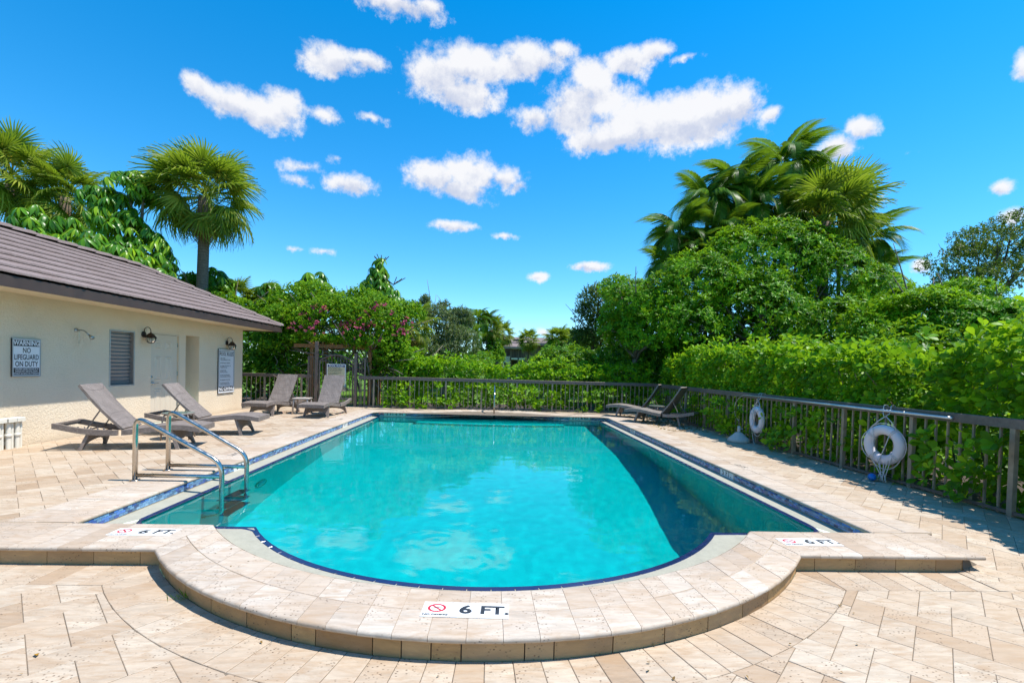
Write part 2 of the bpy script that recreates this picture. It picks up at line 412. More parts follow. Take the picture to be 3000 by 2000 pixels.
# dry gutter shelf between the tile band and the lip
b = MB(PO)
b.sheet([[(x, yin(x)-0.01, -0.108) for x in xs], [(x, ylip(x), ZL) for x in xs]])
for s in (-1, 1):
    ys = [3.79, 4.3] + list(np.arange(4.8, 13.2, 0.6)) + [13.16]
    b.sheet([[(s*(XI+0.02), y, -0.108) for y in ys], [(s*XL, max(y, ylip(XL)), ZL) for y in ys]])
b.obj('gutter_shelf', M_GUTTER, POOL)
# navy trim tiles along the lip
path = [(-XL, y) for y in np.arange(12.95, 4.25, -0.05)] + near + [(XL, y) for y in np.arange(4.3, 12.96, 0.05)]
def walk(path, step):
    P = np.array(path); d = np.r_[0, np.cumsum(np.hypot(*np.diff(P, axis=0).T))]
    s = np.arange(0, d[-1], step); return np.stack([np.interp(s, d, P[:,0]), np.interp(s, d, P[:,1])], 1)
tp = walk(path, 0.155)
trim_n = 0
for a, c in zip(tp[:-1], tp[1:]):
    t = c-a; L = np.hypot(*t)
    bb = MB(); bb.cbox(-L/2+0.002, L/2-0.002, -0.004, 0.026, -0.03, 0.004, 0.003)
    o = bb.obj('trim_tile', M_TRIM, POOL); o.location = ((a[0]+c[0])/2, (a[1]+c[1])/2-8.5, ZL); o.rotation_euler = (0, 0, math.atan2(t[1], t[0])); o.rotation_euler.z += PI
MB(PO).sheet([[(x, y, ZL+0.0008) for x, y in path], [(x+(0.034 if x < -3.05 else (-0.034 if x > 3.05 else 0)), y+(0.034 if abs(x) < 3.05 else 0), ZL+0.0008) for x, y in path]]).obj('trim_bed', M_TRIM, POOL)
# the tile band
ip = [(-XI, y) for y in np.arange(3.86, 12.85, 0.1)] + [(-XI+0.3-0.3*math.cos(q), 12.85+0.3*math.sin(q)) for q in np.linspace(0, PI/2, 8)][1:] \
   + [(x, yfar(x)) for x in np.linspace(-2.9, 2.9, 60)] + [(XI-0.3+0.3*math.sin(q), 12.85+0.3*math.cos(q)) for q in np.linspace(0, PI/2, 8)][1:] + [(XI, y) for y in np.arange(12.8, 3.8, -0.1)]
nearin = [(x, yin(x)) for x in np.concatenate([np.linspace(XI, 2.18, 6), np.linspace(2.17, -2.17, 41), np.linspace(-2.18, -XI, 6)])]
MB(PO).sheet([[(x, y, -0.006) for x, y in ip+nearin[:]+[ip[0]]], [(x, y, -0.1245) for x, y in ip+nearin[:]+[ip[0]]]]).obj('tile_band', M_GROUT, POOL)
fw = np.array(walk(ip, 0.0515)); fwd = np.diff(fw, axis=0)
tiles = []
MARK_AT = []
for i, (a, t) in enumerate(zip(fw[:-1], fwd)):
    for r_ in range(4 if a[1] < 13.0 else 5):
        q = a+t*(0.5*(r_ % 2)); tiles.append((q[0]+t[0]/2, q[1]+t[1]/2, -0.0195-0.0235*r_, math.atan2(t[1], t[0])))
def marker_hit(x, y):
    return any((x-mx)**2+(y-my)**2 < rr*rr for mx, my, rr in ((-XI,6.27,.195),(XI,6.27,.195),(-XI,10.62,.17),(XI,10.57,.19),(-2.67,YF,.31),(2.52,YF,.31)))
tiles = [q for q in tiles if not marker_hit(q[0], q[1])]
tiles.sort(key=lambda q: q[0]**2+q[1]**2)
tm = MB().cbox(-0.0245, 0.0245, -0.0105, 0.0105, 0, 0.004, 0.0012).me('mosaic_tile', M_MOS)
def tile_rot(an): return Matrix.Rotation(an, 4, 'Z') @ Matrix.Rotation(PI/2, 4, 'X')       # +z of the tile faces the pool
for q in tiles[:300]:
    o = link('mosaic_tile', tm, POOL); o.matrix_local = Matrix.Translation((q[0], q[1]-8.5, q[2])) @ tile_rot(q[3])
V0 = np.array([v.co for v in tm.vertices]); F0 = [tuple(p.vertices) for p in tm.polygons]
b = MB()
for q in tiles[300:]:
    Mx = np.array(Matrix.Translation((q[0], q[1]-8.5, q[2])) @ tile_rot(q[3])); b.add(V0 @ Mx[:3,:3].T + Mx[:3,3], F0)
tag(b.obj('mosaic_field', M_MOS, POOL), kind='stuff')

# coping stones: a profile lofted between two side lines, with a rounded nose on the outer or inner edge
TH = 0.034
def stone(p0, p1, q0, q1, nose_in=False, nose_out=False, name='coping_stone', mat=None, parent=POOL, off=PO, gap=0.0012, z=0.0):
    p0, p1, q0, q1 = (np.array(v, float) for v in (p0, p1, q0, q1))
    u = (p1-p0); u /= max(np.hypot(*u), 1e-6); v = (q1-q0); v /= max(np.hypot(*v), 1e-6)
    p0, p1, q0, q1 = p0+u*gap, p1-u*gap, q0+v*gap, q1-v*gap
    W_ = np.hypot(*(q0-p0)); r = TH/2
    def edge(nose):
        if nose: return [(r*(1-math.sin(t)), -r-r*math.cos(t)) for t in np.linspace(0, PI, 6)]
        return [(gap, -TH), (gap, -0.004), (gap+0.004, 0.0)]
    A = edge(nose_in); B_ = edge(nose_out)
    prof = [(a/W_, zz) for a, zz in A] + [(1-a/W_, zz) for a, zz in reversed(B_)]
    jz = RNG.uniform(-0.0012, 0.0012)
    ra = [(*(p0+(q0-p0)*t), zz+z+jz) for t, zz in prof]; rb = [(*(p1+(q1-p1)*t), zz+z+jz) for t, zz in prof]
    n = len(prof)
    bb = MB(off); bb.add(ra+rb, [(k, k+1, n+k+1, n+k) for k in range(n-1)] + [tuple(range(n-1,-1,-1)), tuple(range(n, 2*n)), (n-1, 0, n, 2*n-1)])
    return bb.obj(name, mat or M_COPE, parent, angle=40)
def lerp(a, b, t): return (a[0]+(b[0]-a[0])*t, a[1]+(b[1]-a[1])*t)
# rounded front: two rows of wedge stones
NA = 29
def fan(u, k):      # k 0 inner edge, 1 seam, 2 outer edge
    xi, xo = -2.171+4.342*u, -2.273+4.546*u
    a_i = math.asin(2.171/RIN); a_o = math.asin(2.273/ROUT)
    ti, to = -a_i+2*a_i*u, -a_o+2*a_o*u
    pi_ = (RIN*math.sin(ti), CIN-RIN*math.cos(ti)); po = (ROUT*math.sin(to), COUT-ROUT*math.cos(to))
    return lerp(pi_, po, (0, 0.5, 1)[k])
us = np.sort(np.clip(np.linspace(0, 1, NA+1) + np.r_[0, RNG.uniform(-0.004, 0.004, NA-1), 0], 0, 1))
for a, c in zip(us[:-1], us[1:]):
    stone(fan(a,0), fan(c,0), fan(a,1), fan(c,1), nose_in=True)
    stone(fan(a,1), fan(c,1), fan(a,2), fan(c,2), nose_out=True)
# straight front pieces left and right, running out past the picture on the left
def xrow(x0, x1, w_):
    out = [x0]
    while out[-1]+w_*1.4 < x1: out.append(out[-1]+w_*RNG.choice([0.96, 1.0, 1.04, 1.0]))
    return out+[x1]
for s in (-1, 1):
    e = xrow(2.273, 3.70 if s > 0 else 7.2, 0.162)
    for k, (a, c) in enumerate(zip(e[:-1], e[1:])):
        ia = 2.171 if k == 0 else a
        p = [(s*ia, YN_I), (s*c, YN_I), (s*a, YN_O), (s*c, YN_O)]
        if s < 0: p = [p[1], p[0], p[3], p[2]]
        stone(*p, nose_out=True, nose_in=True)
# side copings, inner row with a nose over the tile band and an outer row
for s in (-1, 1):
    for (xa, xb, nose) in ((XI-0.012, XI+0.29, True), (XI+0.29, XO, False)):
        ys = [YN_I+0.003]
        while ys[-1] < 12.6: ys.append(ys[-1]+0.312)
        ys[-1] = 12.95
        for a, c in zip(ys[:-1], ys[1:]):
            p = [(s*xa, a), (s*xa, c), (s*xb, a), (s*xb, c)]
            if s > 0: p = [p[1], p[0], p[3], p[2]]
            stone(*p, nose_in=nose)
# far coping following the bay, with rounded inner corners
ux = np.linspace(-1, 1, 33)
for a, c in zip(ux[:-1], ux[1:]):
    def fi(u):
        x = u*XI
        if abs(x) > 2.95: q = (abs(x)-2.95)/0.3; return (math.copysign(2.95+0.3*math.sin(q*PI/2), x), 12.85+0.3*math.cos(q*PI/2)-0.01)
        return (x, yfar(x)-0.012)
    def fo(u): x = u*XO; return (x, yfar_o(x))
    stone(fi(c), fi(a), fo(c), fo(a), nose_in=True)
for s in (-1, 1):
    P = [(s*XI, 12.95), (s*XI, 12.86), (s*XO, 12.95), (s*XO, 13.7)]
    MB(PO).prism([(s*(XI-0.005), 12.95), (s*(XI-0.005), 12.852), (s*(XI+0.001), 12.952), (s*XO, YF+0.558), (s*XO, 12.952)], -TH, -0.0015, 0.003).obj('coping_stone', M_COPE, POOL)
# bed under the coping
b = MB(PO)
b.sheet([[(x, yout(x)+0.02, -0.0045) for x in np.linspace(-7.2, 3.64, 120)], [(x, (yin(x) if abs(x) < XI else YN_I)-0.02, -0.0045) for x in np.linspace(-7.2, 3.64, 120)]])
for s in (-1, 1): b.sheet([[(s*(XI+0.01), y, -0.0045) for y in (3.79, 13.0)], [(s*XO, y, -0.0045) for y in (3.79, 13.0)]])
b.sheet([[(x, yfar(x)+0.012, -0.0045) for x in np.linspace(-XI, XI, 50)], [(x*XO/XI, yfar_o(x*XO/XI)-0.01, -0.0045) for x in np.linspace(-XI, XI, 50)]])
b.obj('mortar_bed', M_GROUT, POOL)
# riser under the nose
ZD = -0.125
RR = ROUT-0.03
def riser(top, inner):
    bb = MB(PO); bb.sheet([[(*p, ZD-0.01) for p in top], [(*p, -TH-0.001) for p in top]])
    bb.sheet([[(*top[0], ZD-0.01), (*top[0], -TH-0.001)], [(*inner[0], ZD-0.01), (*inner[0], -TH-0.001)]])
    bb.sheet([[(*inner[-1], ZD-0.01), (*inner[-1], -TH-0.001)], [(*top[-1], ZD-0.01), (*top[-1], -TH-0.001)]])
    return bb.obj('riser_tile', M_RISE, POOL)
am = math.asin(2.258/RR); e = -am
while e < am-0.01:
    n_ = min(am, e+RNG.choice([0.105, 0.105, 0.106, 0.05])); n_ = am if am-n_ < 0.03 else n_
    g_ = 0.0011; qs = np.linspace(e+g_, n_-g_, 5)
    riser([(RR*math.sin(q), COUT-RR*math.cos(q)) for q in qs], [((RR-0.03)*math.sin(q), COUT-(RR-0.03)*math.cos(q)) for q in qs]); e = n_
for s in (-1, 1):
    e = [2.256, 2.40] if s < 0 else [2.256, 2.41]
    while e[-1] < (7.0 if s < 0 else 3.2): e.append(e[-1]+0.31)
    if s > 0: e.append(3.545)
    for a, c in zip(e[:-1], e[1:]):
        P = [(s*(a+0.002), YN_O+0.03), (s*(c-0.002), YN_O+0.03)]; Q = [(x, y+0.03) for x, y in P]
        if s < 0: P, Q = P[::-1], Q[::-1]
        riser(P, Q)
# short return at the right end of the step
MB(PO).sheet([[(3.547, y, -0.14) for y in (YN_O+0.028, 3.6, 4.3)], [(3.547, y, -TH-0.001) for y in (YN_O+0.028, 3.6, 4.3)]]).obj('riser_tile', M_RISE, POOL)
b = MB(PO)
b.sheet([[((RR-0.012)*math.sin(q), COUT-(RR-0.012)*math.cos(q), z) for q in np.linspace(-am, am, 60)] for z in (ZD-0.02, -TH-0.002)])
for s in (-1, 1): b.sheet([[(s*x, YN_O+0.042, z) for x in (2.24, 7.2 if s < 0 else 3.54)] for z in (ZD-0.02, -TH-0.002)])
b.obj('riser_backing', simple('dark_joint', (0.09,0.07,0.05), 0.95), POOL)

# depth markers: white tiles with print on the front, lettering let into the stone elsewhere
def marker_tile(x, y, z, w_, h_, rz=0.0, rx=0.0, mat=None):
    o = MB().cbox(-w_/2, w_/2, -h_/2, h_, 0, 0.0022, 0.0006).me('depth_marker', mat or M_WHITE) if False else MB().cbox(-w_/2, w_/2, -h_/2, h_/2, 0, 0.0022, 0.0006).me('depth_marker', mat or M_WHITE)
    return link('depth_marker', o, POOL, (x, y-8.5, z), (rx, 0, rz))
def no_dive(x, y, z, s, rz):
    o = marker_tile(x, y, z, s, s, rz)
    bb = MB(); n = 40
    for r0, r1 in ((0.235*s, 0.325*s),):
        V = [(r*math.cos(2*PI*k/n), r*math.sin(2*PI*k/n)*0.86+0.08*s, 0.0028) for r in (r0, r1) for k in range(n)]
        bb.add(V, [(k, (k+1)%n, n+(k+1)%n, n+k)[::-1] for k in range(n)])
    c0, c1 = np.array((-0.19*s, 0.08*s+0.18*s)), np.array((0.19*s, 0.08*s-0.18*s)); d = (c1-c0)/np.hypot(*(c1-c0)); nn = np.array((-d[1], d[0]))*0.035*s
    bb.add([(*(c0+nn), 0.0029), (*(c0-nn), 0.0029), (*(c1-nn), 0.0029), (*(c1+nn), 0.0029)], [(0,1,2,3)])
    bb.obj('symbol', M_RED, o)
    bb = MB()
    for P in ([(-0.2,0.02),(-0.1,0.05),(0.18,0.13),(0.19,0.15),(-0.02,0.105),(-0.12,0.065)], [(-0.04,0.10),(0.03,0.12),(0.06,0.10),(0.0,0.085)]):
        bb.add([(a*s, c*s, 0.0034) for a, c in P], [tuple(range(len(P)))])
    bb.obj('diver', M_BLACK, o)
    text('NO DIVING', 0.135*s, M_BLACK, o, (0, -0.365*s, 0.0029), (0,0,0), sx=1.25, bold=0.0012)
def front_marker(cx, cy_, s, rz):
    c, sn = math.cos(rz), math.sin(rz)
    for k in (-1, 0, 1):
        x, y = cx+k*(s+0.003)*c, cy_+k*(s+0.003)*sn
        if k == -1: no_dive(x, y, 0.0012, s, rz)
        else:
            o = marker_tile(x, y, 0.0012, s, s, rz)
            text('6' if k == 0 else 'FT.', 0.115, M_BLACK, o, (0, 0, 0.0026), (0,0,0), sx=1.2 if k == 0 else 1.05, bold=0.0042)
front_marker(-0.108, 2.492, 0.152, -0.05)
front_marker(-2.570, 3.605, 0.148, 0.0)
front_marker(2.520, 3.552, 0.150, 0.0)
def stone_mark(s_, x, y, rz, size=0.12):
    o = marker_tile(x, y, -0.0003, 0.44 if len(s_) < 6 else 0.62, 0.15, rz, 0, M_COPE)
    text(s_, size, M_BLACK, o, (0, 0, 0.0027), (0,0,0), sx=1.1, bold=0.002)
stone_mark('5 FT', -3.56, 6.66, -PI/2); stone_mark('4 FT', -3.52, 11.15, -PI/2)
stone_mark('5 FT', 3.58, 6.50, PI/2); stone_mark('4 FT', 3.56, 10.95, PI/2)
stone_mark('3 FT 6 IN', -2.62, 13.47, PI); stone_mark('3 FT 6 IN', 2.48, 13.47, PI)
def wall_mark(s_, x, y, rz, w_):
    o = link('depth_marker', MB().cbox(-w_/2, w_/2, -0.052, 0.052, 0, 0.004, 0.001).me('depth_marker', M_WHITE), POOL)
    o.matrix_local = Matrix.Translation((x, y-8.5, -0.062)) @ Matrix.Rotation(rz, 4, 'Z') @ Matrix.Rotation(PI/2, 4, 'X')
    text(s_, 0.105, M_BLACK, o, (0, 0.0, 0.0047), (0,0,0), sx=0.95, bold=0.002, space=1.15)
wall_mark('3 FT 6 IN', -2.67, YF-0.001, 0, 0.59); wall_mark('3 FT 6 NI', 2.52, YF-0.001, 0, 0.58)
wall_mark('5 FT.', -XI+0.001, 6.27, PI/2, 0.36); wall_mark('4 FT', -XI+0.001, 10.62, PI/2, 0.30)
wall_mark('5 FT.', XI-0.001, 6.27, -PI/2, 0.36); wall_mark('4 FT', XI-0.001, 10.57, -PI/2, 0.34)
# round underwater lights on the left wall
def torus(R, r, n=28, m=8):
    V = [((R+r*math.cos(2*PI*j/m))*math.cos(2*PI*i/n), (R+r*math.cos(2*PI*j/m))*math.sin(2*PI*i/n), r*math.sin(2*PI*j/m)) for i in range(n) for j in range(m)]
    F = [(i*m+j, ((i+1)%n)*m+j, ((i+1)%n)*m+(j+1)%m, i*m+(j+1)%m) for i in range(n) for j in range(m)]
    return V, F
M_STEEL = simple('polished_steel', (0.52,0.47,0.41), 0.22, 1.0, 0.06, 20)
M_LENS = simple('light_lens', (0.55,0.72,0.74), 0.15, 0, 0.05)
for y, z, lab in ((6.41, -0.92, 'round steel rimmed underwater light beside the pool ladder'), (10.23, -0.80, 'round steel rimmed underwater light farther along the left pool wall')):
    L = thing('pool_light', lab, 'pool light', (-XL+0.012, y, z), group='underwater lights in the left pool wall'); L.rotation_euler = (0, PI/2, 0)
    bb = MB(); bb.add(*torus(0.125, 0.016)); bb.obj('rim', M_STEEL, L, smooth=True)
    bb = MB(); bb.lathe([(0.002,0.022),(0.06,0.020),(0.11,0.008),(0.12,0.0)][::-1], n=24); bb.obj('lens', M_LENS, L, smooth=True)

# ---------------------------------------------------------------- water: a closed body with a rippled top
def water_mat():
    m, t, o = newmat('pool_water'); p = wpos(t)
    h = t.math('ADD', t.math('MULTIPLY', tex(t, 5.5, 3, 0.55, p), 0.6), t.math('MULTIPLY', tex(t, 17, 3, 0.6, p), 0.35))
    bp = bump(t, h, 0.075, 0.010)
    b_ = t.n('ShaderNodeBsdfRefraction', {'Color': (0.045,0.81,0.84,1), 'Roughness': 0.0, 'IOR': 1.33})
    g_ = t.n('ShaderNodeBsdfGlossy', {'Color': (1,1,1,1), 'Roughness': 0.0, 'Normal': bp})
    f_ = t.n('ShaderNodeFresnel', {'IOR': 1.33, 'Normal': bp})
    mx_ = t.n('ShaderNodeMixShader', {0: f_.outputs[0]}); t.t.links.new(b_.outputs[0], mx_.inputs[1]); t.t.links.new(g_.outputs[0], mx_.inputs[2])
    t.t.links.new(mx_.outputs[0], o.inputs[0])
    return m
M_WATER = water_mat()
NX = 150
wrows = []
ys_ = np.concatenate([np.linspace(2.985, 4.06, 34), np.linspace(4.09, 4.30, 7), np.arange(4.34, 13.17, 0.045), np.linspace(13.2, 13.96, 18)])
for y in ys_:
    if y < 4.072: x = math.sqrt(max(0.0004, RLIP**2-(CLIP-max(y, 2.994))**2))+0.012
    elif y < 4.30: x = XL-0.22+math.sqrt(max(0, 0.0484-(4.293-min(y, 4.293))**2))+0.012
    elif y < 13.16: x = XL+0.012
    else:
        x = 0.02
        for xx in np.linspace(2.3, 0, 231):
            if yfar(xx) >= y-0.01: x = xx+0.02; break
    wrows.append((y, x))
def wave(x, y):
    h = 0.0012*math.sin(3.1*x+1.9*y+0.7*math.sin(1.3*y)) + 0.0010*math.sin(-4.7*x+5.3*y+1.1*math.sin(2.1*x)) + 0.0006*math.sin(9.3*x+7.1*y+math.sin(3*y)) + 0.0005*math.sin(-13.0*x+11.0*y+1.5*math.sin(2.7*x))
    h = 0.15*h + 0.0006*(noise.noise((x*2.1, y*2.1, 0.3))) + 0.0010*noise.noise((x*5.3, y*5.3, 4.0)) + 0.0005*noise.noise((x*11.0, y*11.0, 9.0))
    for cx_, cy_, A in ((-0.05, 4.35, 0.0030), (-0.42, 3.85, 0.0025), (0.30, 3.55, 0.0018), (-0.15, 3.45, 0.0018), (1.2, 7.6, 0.0012)):
        d = math.hypot(x-cx_, y-cy_)
        if d < 0.45: h += 0.55*A*math.cos(d*55)*math.exp(-d*8)
    return h
top = [[(x*u, y, ZW+wave(x*u, y)) for u in np.linspace(-1, 1, NX)] for y, x in wrows]
nr = len(top); V = [p for r in top for p in r]; F = []
for i in range(nr-1):
    for k in range(NX-1): F.append((i*NX+k, i*NX+k+1, (i+1)*NX+k+1, (i+1)*NX+k))
bd = [k for k in range(NX)] + [i*NX+NX-1 for i in range(1, nr)] + [(nr-1)*NX+k for k in range(NX-2, -1, -1)] + [i*NX for i in range(nr-2, 0, -1)]
nb = len(V); V += [(V[i][0], V[i][1], -2.3) for i in bd]
for i in range(len(bd)): j = (i+1) % len(bd); F.append((bd[i], nb+i, nb+j, bd[j]))
F.append(tuple(nb+i for i in reversed(range(len(bd)))))
water = struct('water', mesh('water', V, F, M_WATER, True), 'clear turquoise pool water with fine ripples')
for o in POOL.children:
    if o.name.split('.')[0] in ('basin', 'step'):
        try: o.cycles.is_caustics_receiver = True
        except Exception: pass
try: water.cycles.is_caustics_caster = True
except Exception: pass
# ---------------------------------------------------------------- paved decks
def zramp(x, y):
    return -0.125*(1-sstep((y-3.0)/1.3)) if x > 3.55 else (-0.125 if y < 3.33 else 0.0)
def project(x, y, z):
    c = _M @ np.array([x, y, z-CH])
    return (1375*c[0]/c[2]+1500, 1375*c[1]/c[2]+1105.7) if c[2] > 0.05 else (-9e9, -9e9)
def inframe(x, y, z, m=120):
    px, py = project(x, y, z); return -m < px < 3000+m and -m < py < 2000+m
PT, PL, PW = 0.03, 0.305, 0.1525
paver_me = MB().cbox(0.0013, PL-0.0013, 0.0013, PW-0.0013, -PT, 0, 0.0022).me('paver', M_PAVE)
def herring(x0, x1, y0, y1, org):
    """45-degree herringbone of 2:1 pavers: yields corner, angle"""
    c = math.sqrt(0.5); R = np.array([[c, -c], [c, c]])
    n = int(max(x1-x0, y1-y0)/PW*1.6)+4; cen = np.array([(x0+x1)/2-org[0], (y0+y1)/2-org[1]]); lc = (R.T @ cen)/PW
    i0, j0 = int((lc[0]+lc[1])/2), int((lc[0]-lc[1])/4)
    for i in range(i0-n, i0+n):
        for j in range(j0-n//2, j0+n//2):
            a, b_ = i+2*j, i-2*j
            for (u, v, an) in ((a, b_, 0), (a+1, b_+1, 90)):
                # V paver: unit square [a,a+1] x [b+1,b+3]
                p = R @ (np.array([u, v])*PW)+np.array(org)
                yield p, RAD(45+an)
def deck(S, x0, x1, y0, y1, org, planes, circ=None, zoff=-0.003, nmax=300, extra=None):
    items = []
    for p, an in herring(x0, x1, y0, y1, org):
        d = np.array([math.cos(an), math.sin(an)]); e = np.array([-d[1], d[0]])
        g = 0.0013
        P = [tuple(p+d*u+e*v) for u, v in ((g,g),(PL-g,g),(PL-g,PW-g),(g,PW-g))]
        cx_, cy_ = np.mean(P, 0)
        if not (x0-0.3 < cx_ < x1+0.3 and y0-0.3 < cy_ < y1+0.3): continue
        full = True; Q = P
        pl = list(planes)
        if circ:
            v = np.array([cx_-circ[0], cy_-circ[1]]); L = np.hypot(*v)
            if L < circ[2]+0.36: v /= L; pl.append((-v[0], -v[1], -(v[0]*circ[0]+v[1]*circ[1]+circ[2])))
        for (nx, ny, c) in pl:
            if all(q[0]*nx+q[1]*ny <= c+1e-6 for q in Q): continue
            full = False; Q = clip(Q, (nx, ny), c)
            if len(Q) < 3: break
        if len(Q) < 3 or parea(Q) < 0.0012: continue
        z = zramp(cx_, cy_)
        items.append((math.hypot(cx_, cy_), full and (cx_ < 3.5 or cy_ > 4.4), p, an, Q, z, inframe(cx_, cy_, z)))
    for poly in (extra or []):
        c = np.mean(poly, 0); items.append((math.hypot(*c), False, None, 0, poly, zramp(*c), inframe(*c, zramp(*c))))
    items.sort(key=lambda t: (not t[6], t[0]))
    rest = MB(); np_ = 0
    for (_, full, p, an, Q, z, vis) in items:
        jz = RNG.uniform(-0.0016, 0.0010)
        if np_ < nmax and vis:
            np_ += 1
            if full: o = link('paver', paver_me, S, (p[0], p[1], z+zoff+jz), (RNG.normal(0, 0.0022), RNG.normal(0, 0.0022), an))
            else:
                bb = MB(); bb.prism(Q, -PT, 0, 0.0022); bb.v = [(x, y, w_+zramp(x, y)+zoff+jz) if x > 3.55 else (x, y, w_+z+zoff+jz) for x, y, w_ in bb.v]
                bb.obj('paver', M_PAVE, S)
        else:
            k = len(rest.v); rest.prism(Q, -PT, 0, 0.0022)
            for i in range(k, len(rest.v)): x, y, w_ = rest.v[i]; rest.v[i] = (x, y, w_+(zramp(x, y) if x > 3.55 else z)+zoff+jz)
    if rest.v: tag(rest.obj('paver_field', M_PAVE, S), kind='stuff')
    return np_
# front patio, one step below the pool edge
lower = struct('lower_patio', MB().sheet([[(x, -4.0, -0.1325) for x in np.linspace(-9, 9, 145)], [(x, yout(x)+0.04 if x < 3.57 else 2.9, -0.1325) for x in np.linspace(-9, 9, 145)]]).me('lower_patio', M_JOINT), 'lower travertine patio in front of the pool step')
bord = []
RB = RR+0.305
cor = np.array([2.258, 3.335]); bis = np.array([0.422, -0.907])
bn = np.array([-bis[1], bis[0]])                       # points away from the arc stones
f_arc = lambda r, q: (r*math.sin(q), COUT-r*math.cos(q))
nb_ = 41; ext = 0.06; qs = np.linspace(-am-ext, am+ext, nb_)
for a, c in zip(qs[:-1], qs[1:]):
    g = 0.0006; P = [f_arc(RR+0.004, a+g), f_arc(RB, a+g), f_arc(RB, c-g), f_arc(RR+0.004, c-g)]
    P = clip(P, (0, 1), 3.326)
    for s in (-1, 1):
        if len(P) >= 3: P = clip(P, (s*bn[0], bn[1]), float(cor @ bn)-0.001)
    if len(P) >= 3 and parea(P) > 0.001: bord.append(P)
for s in (-1, 1):
    x = 2.262
    while x < (4.6 if s < 0 else 3.52):
        P = [(x+0.001, 3.326), (x+0.152, 3.326), (x+0.152, 3.025), (x+0.001, 3.025)]
        P = clip(P, (-bn[0], -bn[1]), -float(cor @ bn)-0.001)
        if len(P) >= 3 and parea(P) > 0.001: bord.append([(s*u, v) for u, v in P])
        x += 0.154
deck(lower, -4.4, 3.55, 1.1, 3.02, (-2.466, 2.589), [(0, 1, 3.022), (1, 0, 3.55)], (0, COUT, RB+0.002), extra=bord)
# terrace between the pool and the pool house
terr = struct('terrace', MB().sheet([[(-6.74, y, -0.0078) for y in (3.7, 12.9)], [(-XO+0.02, y, -0.0078) for y in (3.7, 12.9)]]).sheet([[(-9.0, y, -0.0078) for y in (12.9, 14.9)], [(5.2, y, -0.0078) for y in (12.9, 14.9)]]).sheet([[(-9, y, -0.0078) for y in (3.36, 3.7)], [(-6.74, y, -0.0078) for y in (3.36, 3.7)]]).me('terrace', M_JOINT), 'travertine terrace beside the pool house')
deck(terr, -6.72, -XO, 3.82, 14.75, (-6.145, 6.297), [(1, 0, -XO-0.002), (-1, 0, 6.722), (0, -1, -3.806)])
deck(terr, -XO+0.02, 4.9, 13.72, 14.75, (-6.145, 6.297), [(-1, 0, XO-0.02), (0, -1, -13.72)], zoff=-0.008, nmax=0)
# walk on the right, sloping down to the front patio
walk_s = struct('side_walk', MB().sheet([[(x, y, zramp(x, y)-0.0085) for y in np.r_[np.linspace(-2, 3, 6), np.linspace(3.1, 4.4, 14), 9, 14.9]] for x in (3.549, XO-0.02, 5.12)]).me('side_walk', M_JOINT), 'travertine walk between the pool and the right fence')
deck(walk_s, 3.55, 5.10, 1.4, 14.7, (3.054, 2.567), [(-1, 0, -3.552), (1, 0, 5.10)], zoff=-0.004)
kerb = MB().bar((5.11, 1.5, -0.10), (5.11, 14.7, -0.02), 0.06, 0.10).bar((-6.7, 14.78, -0.03), (5.1, 14.78, -0.03), 0.06, 0.09)
struct('kerb', kerb.me('kerb', simple('old_concrete', (0.24,0.22,0.19), 0.9, 0, 0.25, 8, 0.4)), 'low concrete kerb under the fence')
# ---------------------------------------------------------------- pool house on the left
def stucco_mat():
    m, t, o = newmat('cream_stucco'); p = wpos(t)
    a = tex(t, 34, 5, 0.62, p, 0.6); b_ = tex(t, 0.9, 3, 0.5, p)
    c = t.mix(t.maprange(b_, 0.3, 0.7), (0.68,0.56,0.405), (0.75,0.635,0.475))
    low = t.maprange(t.math('ADD', t.n('ShaderNodeSeparateXYZ', {0: p}).outputs[2], t.math('MULTIPLY', tex(t, 6, 4, 0.6, p), 0.12)), 0.03, 0.16, 0.45, 0)
    c = t.mix(low, c, (0.40,0.30,0.19))
    pbr(t, o, c, 0.9, 0, bump(t, t.maprange(a, 0.42, 0.66), 0.75, 0.006), 0.2); return m
M_STUC = stucco_mat()
M_DOOR = simple('cream_door_paint', (0.60,0.525,0.41), 0.5, 0, 0.04, 5)
M_SOFF = simple('cream_soffit', (0.68,0.57,0.40), 0.8, 0, 0.05, 4)
M_FASC = simple('brown_fascia', (0.050,0.032,0.026), 0.6, 0, 0.18, 6)
def rooftile_mat():
    m, t, o = newmat('granule_roof'); p = wpos(t)
    c = t.mix(t.maprange(tex(t, 55, 4, 0.7, p), 0.3, 0.7), (0.13,0.092,0.082), (0.25,0.195,0.18))
    c = t.mix(t.math('MULTIPLY', t.maprange(tex(t, 1.3, 4, 0.6, p), 0.45, 0.7), 0.35), c, (0.30,0.245,0.24))
    pbr(t, o, c, 0.85, 0, bump(t, tex(t, 120, 2, 0.6, p), 0.5, 0.004), 0.25); return m
M_ROOF = rooftile_mat()
M_ALU = simple('dull_aluminium', (0.52,0.52,0.50), 0.45, 0.6, 0.08, 12)
M_LOUV = simple('grey_louver', (0.29,0.265,0.25), 0.6, 0, 0.10, 7)
M_DARK = simple('dark_inside', (0.02,0.02,0.02), 0.9)
M_BRONZE = simple('dark_bronze', (0.032,0.022,0.016), 0.45, 0.4, 0.3, 20)
M_NICK = simple('satin_nickel', (0.36,0.40,0.40), 0.3, 1.0, 0.1, 20)
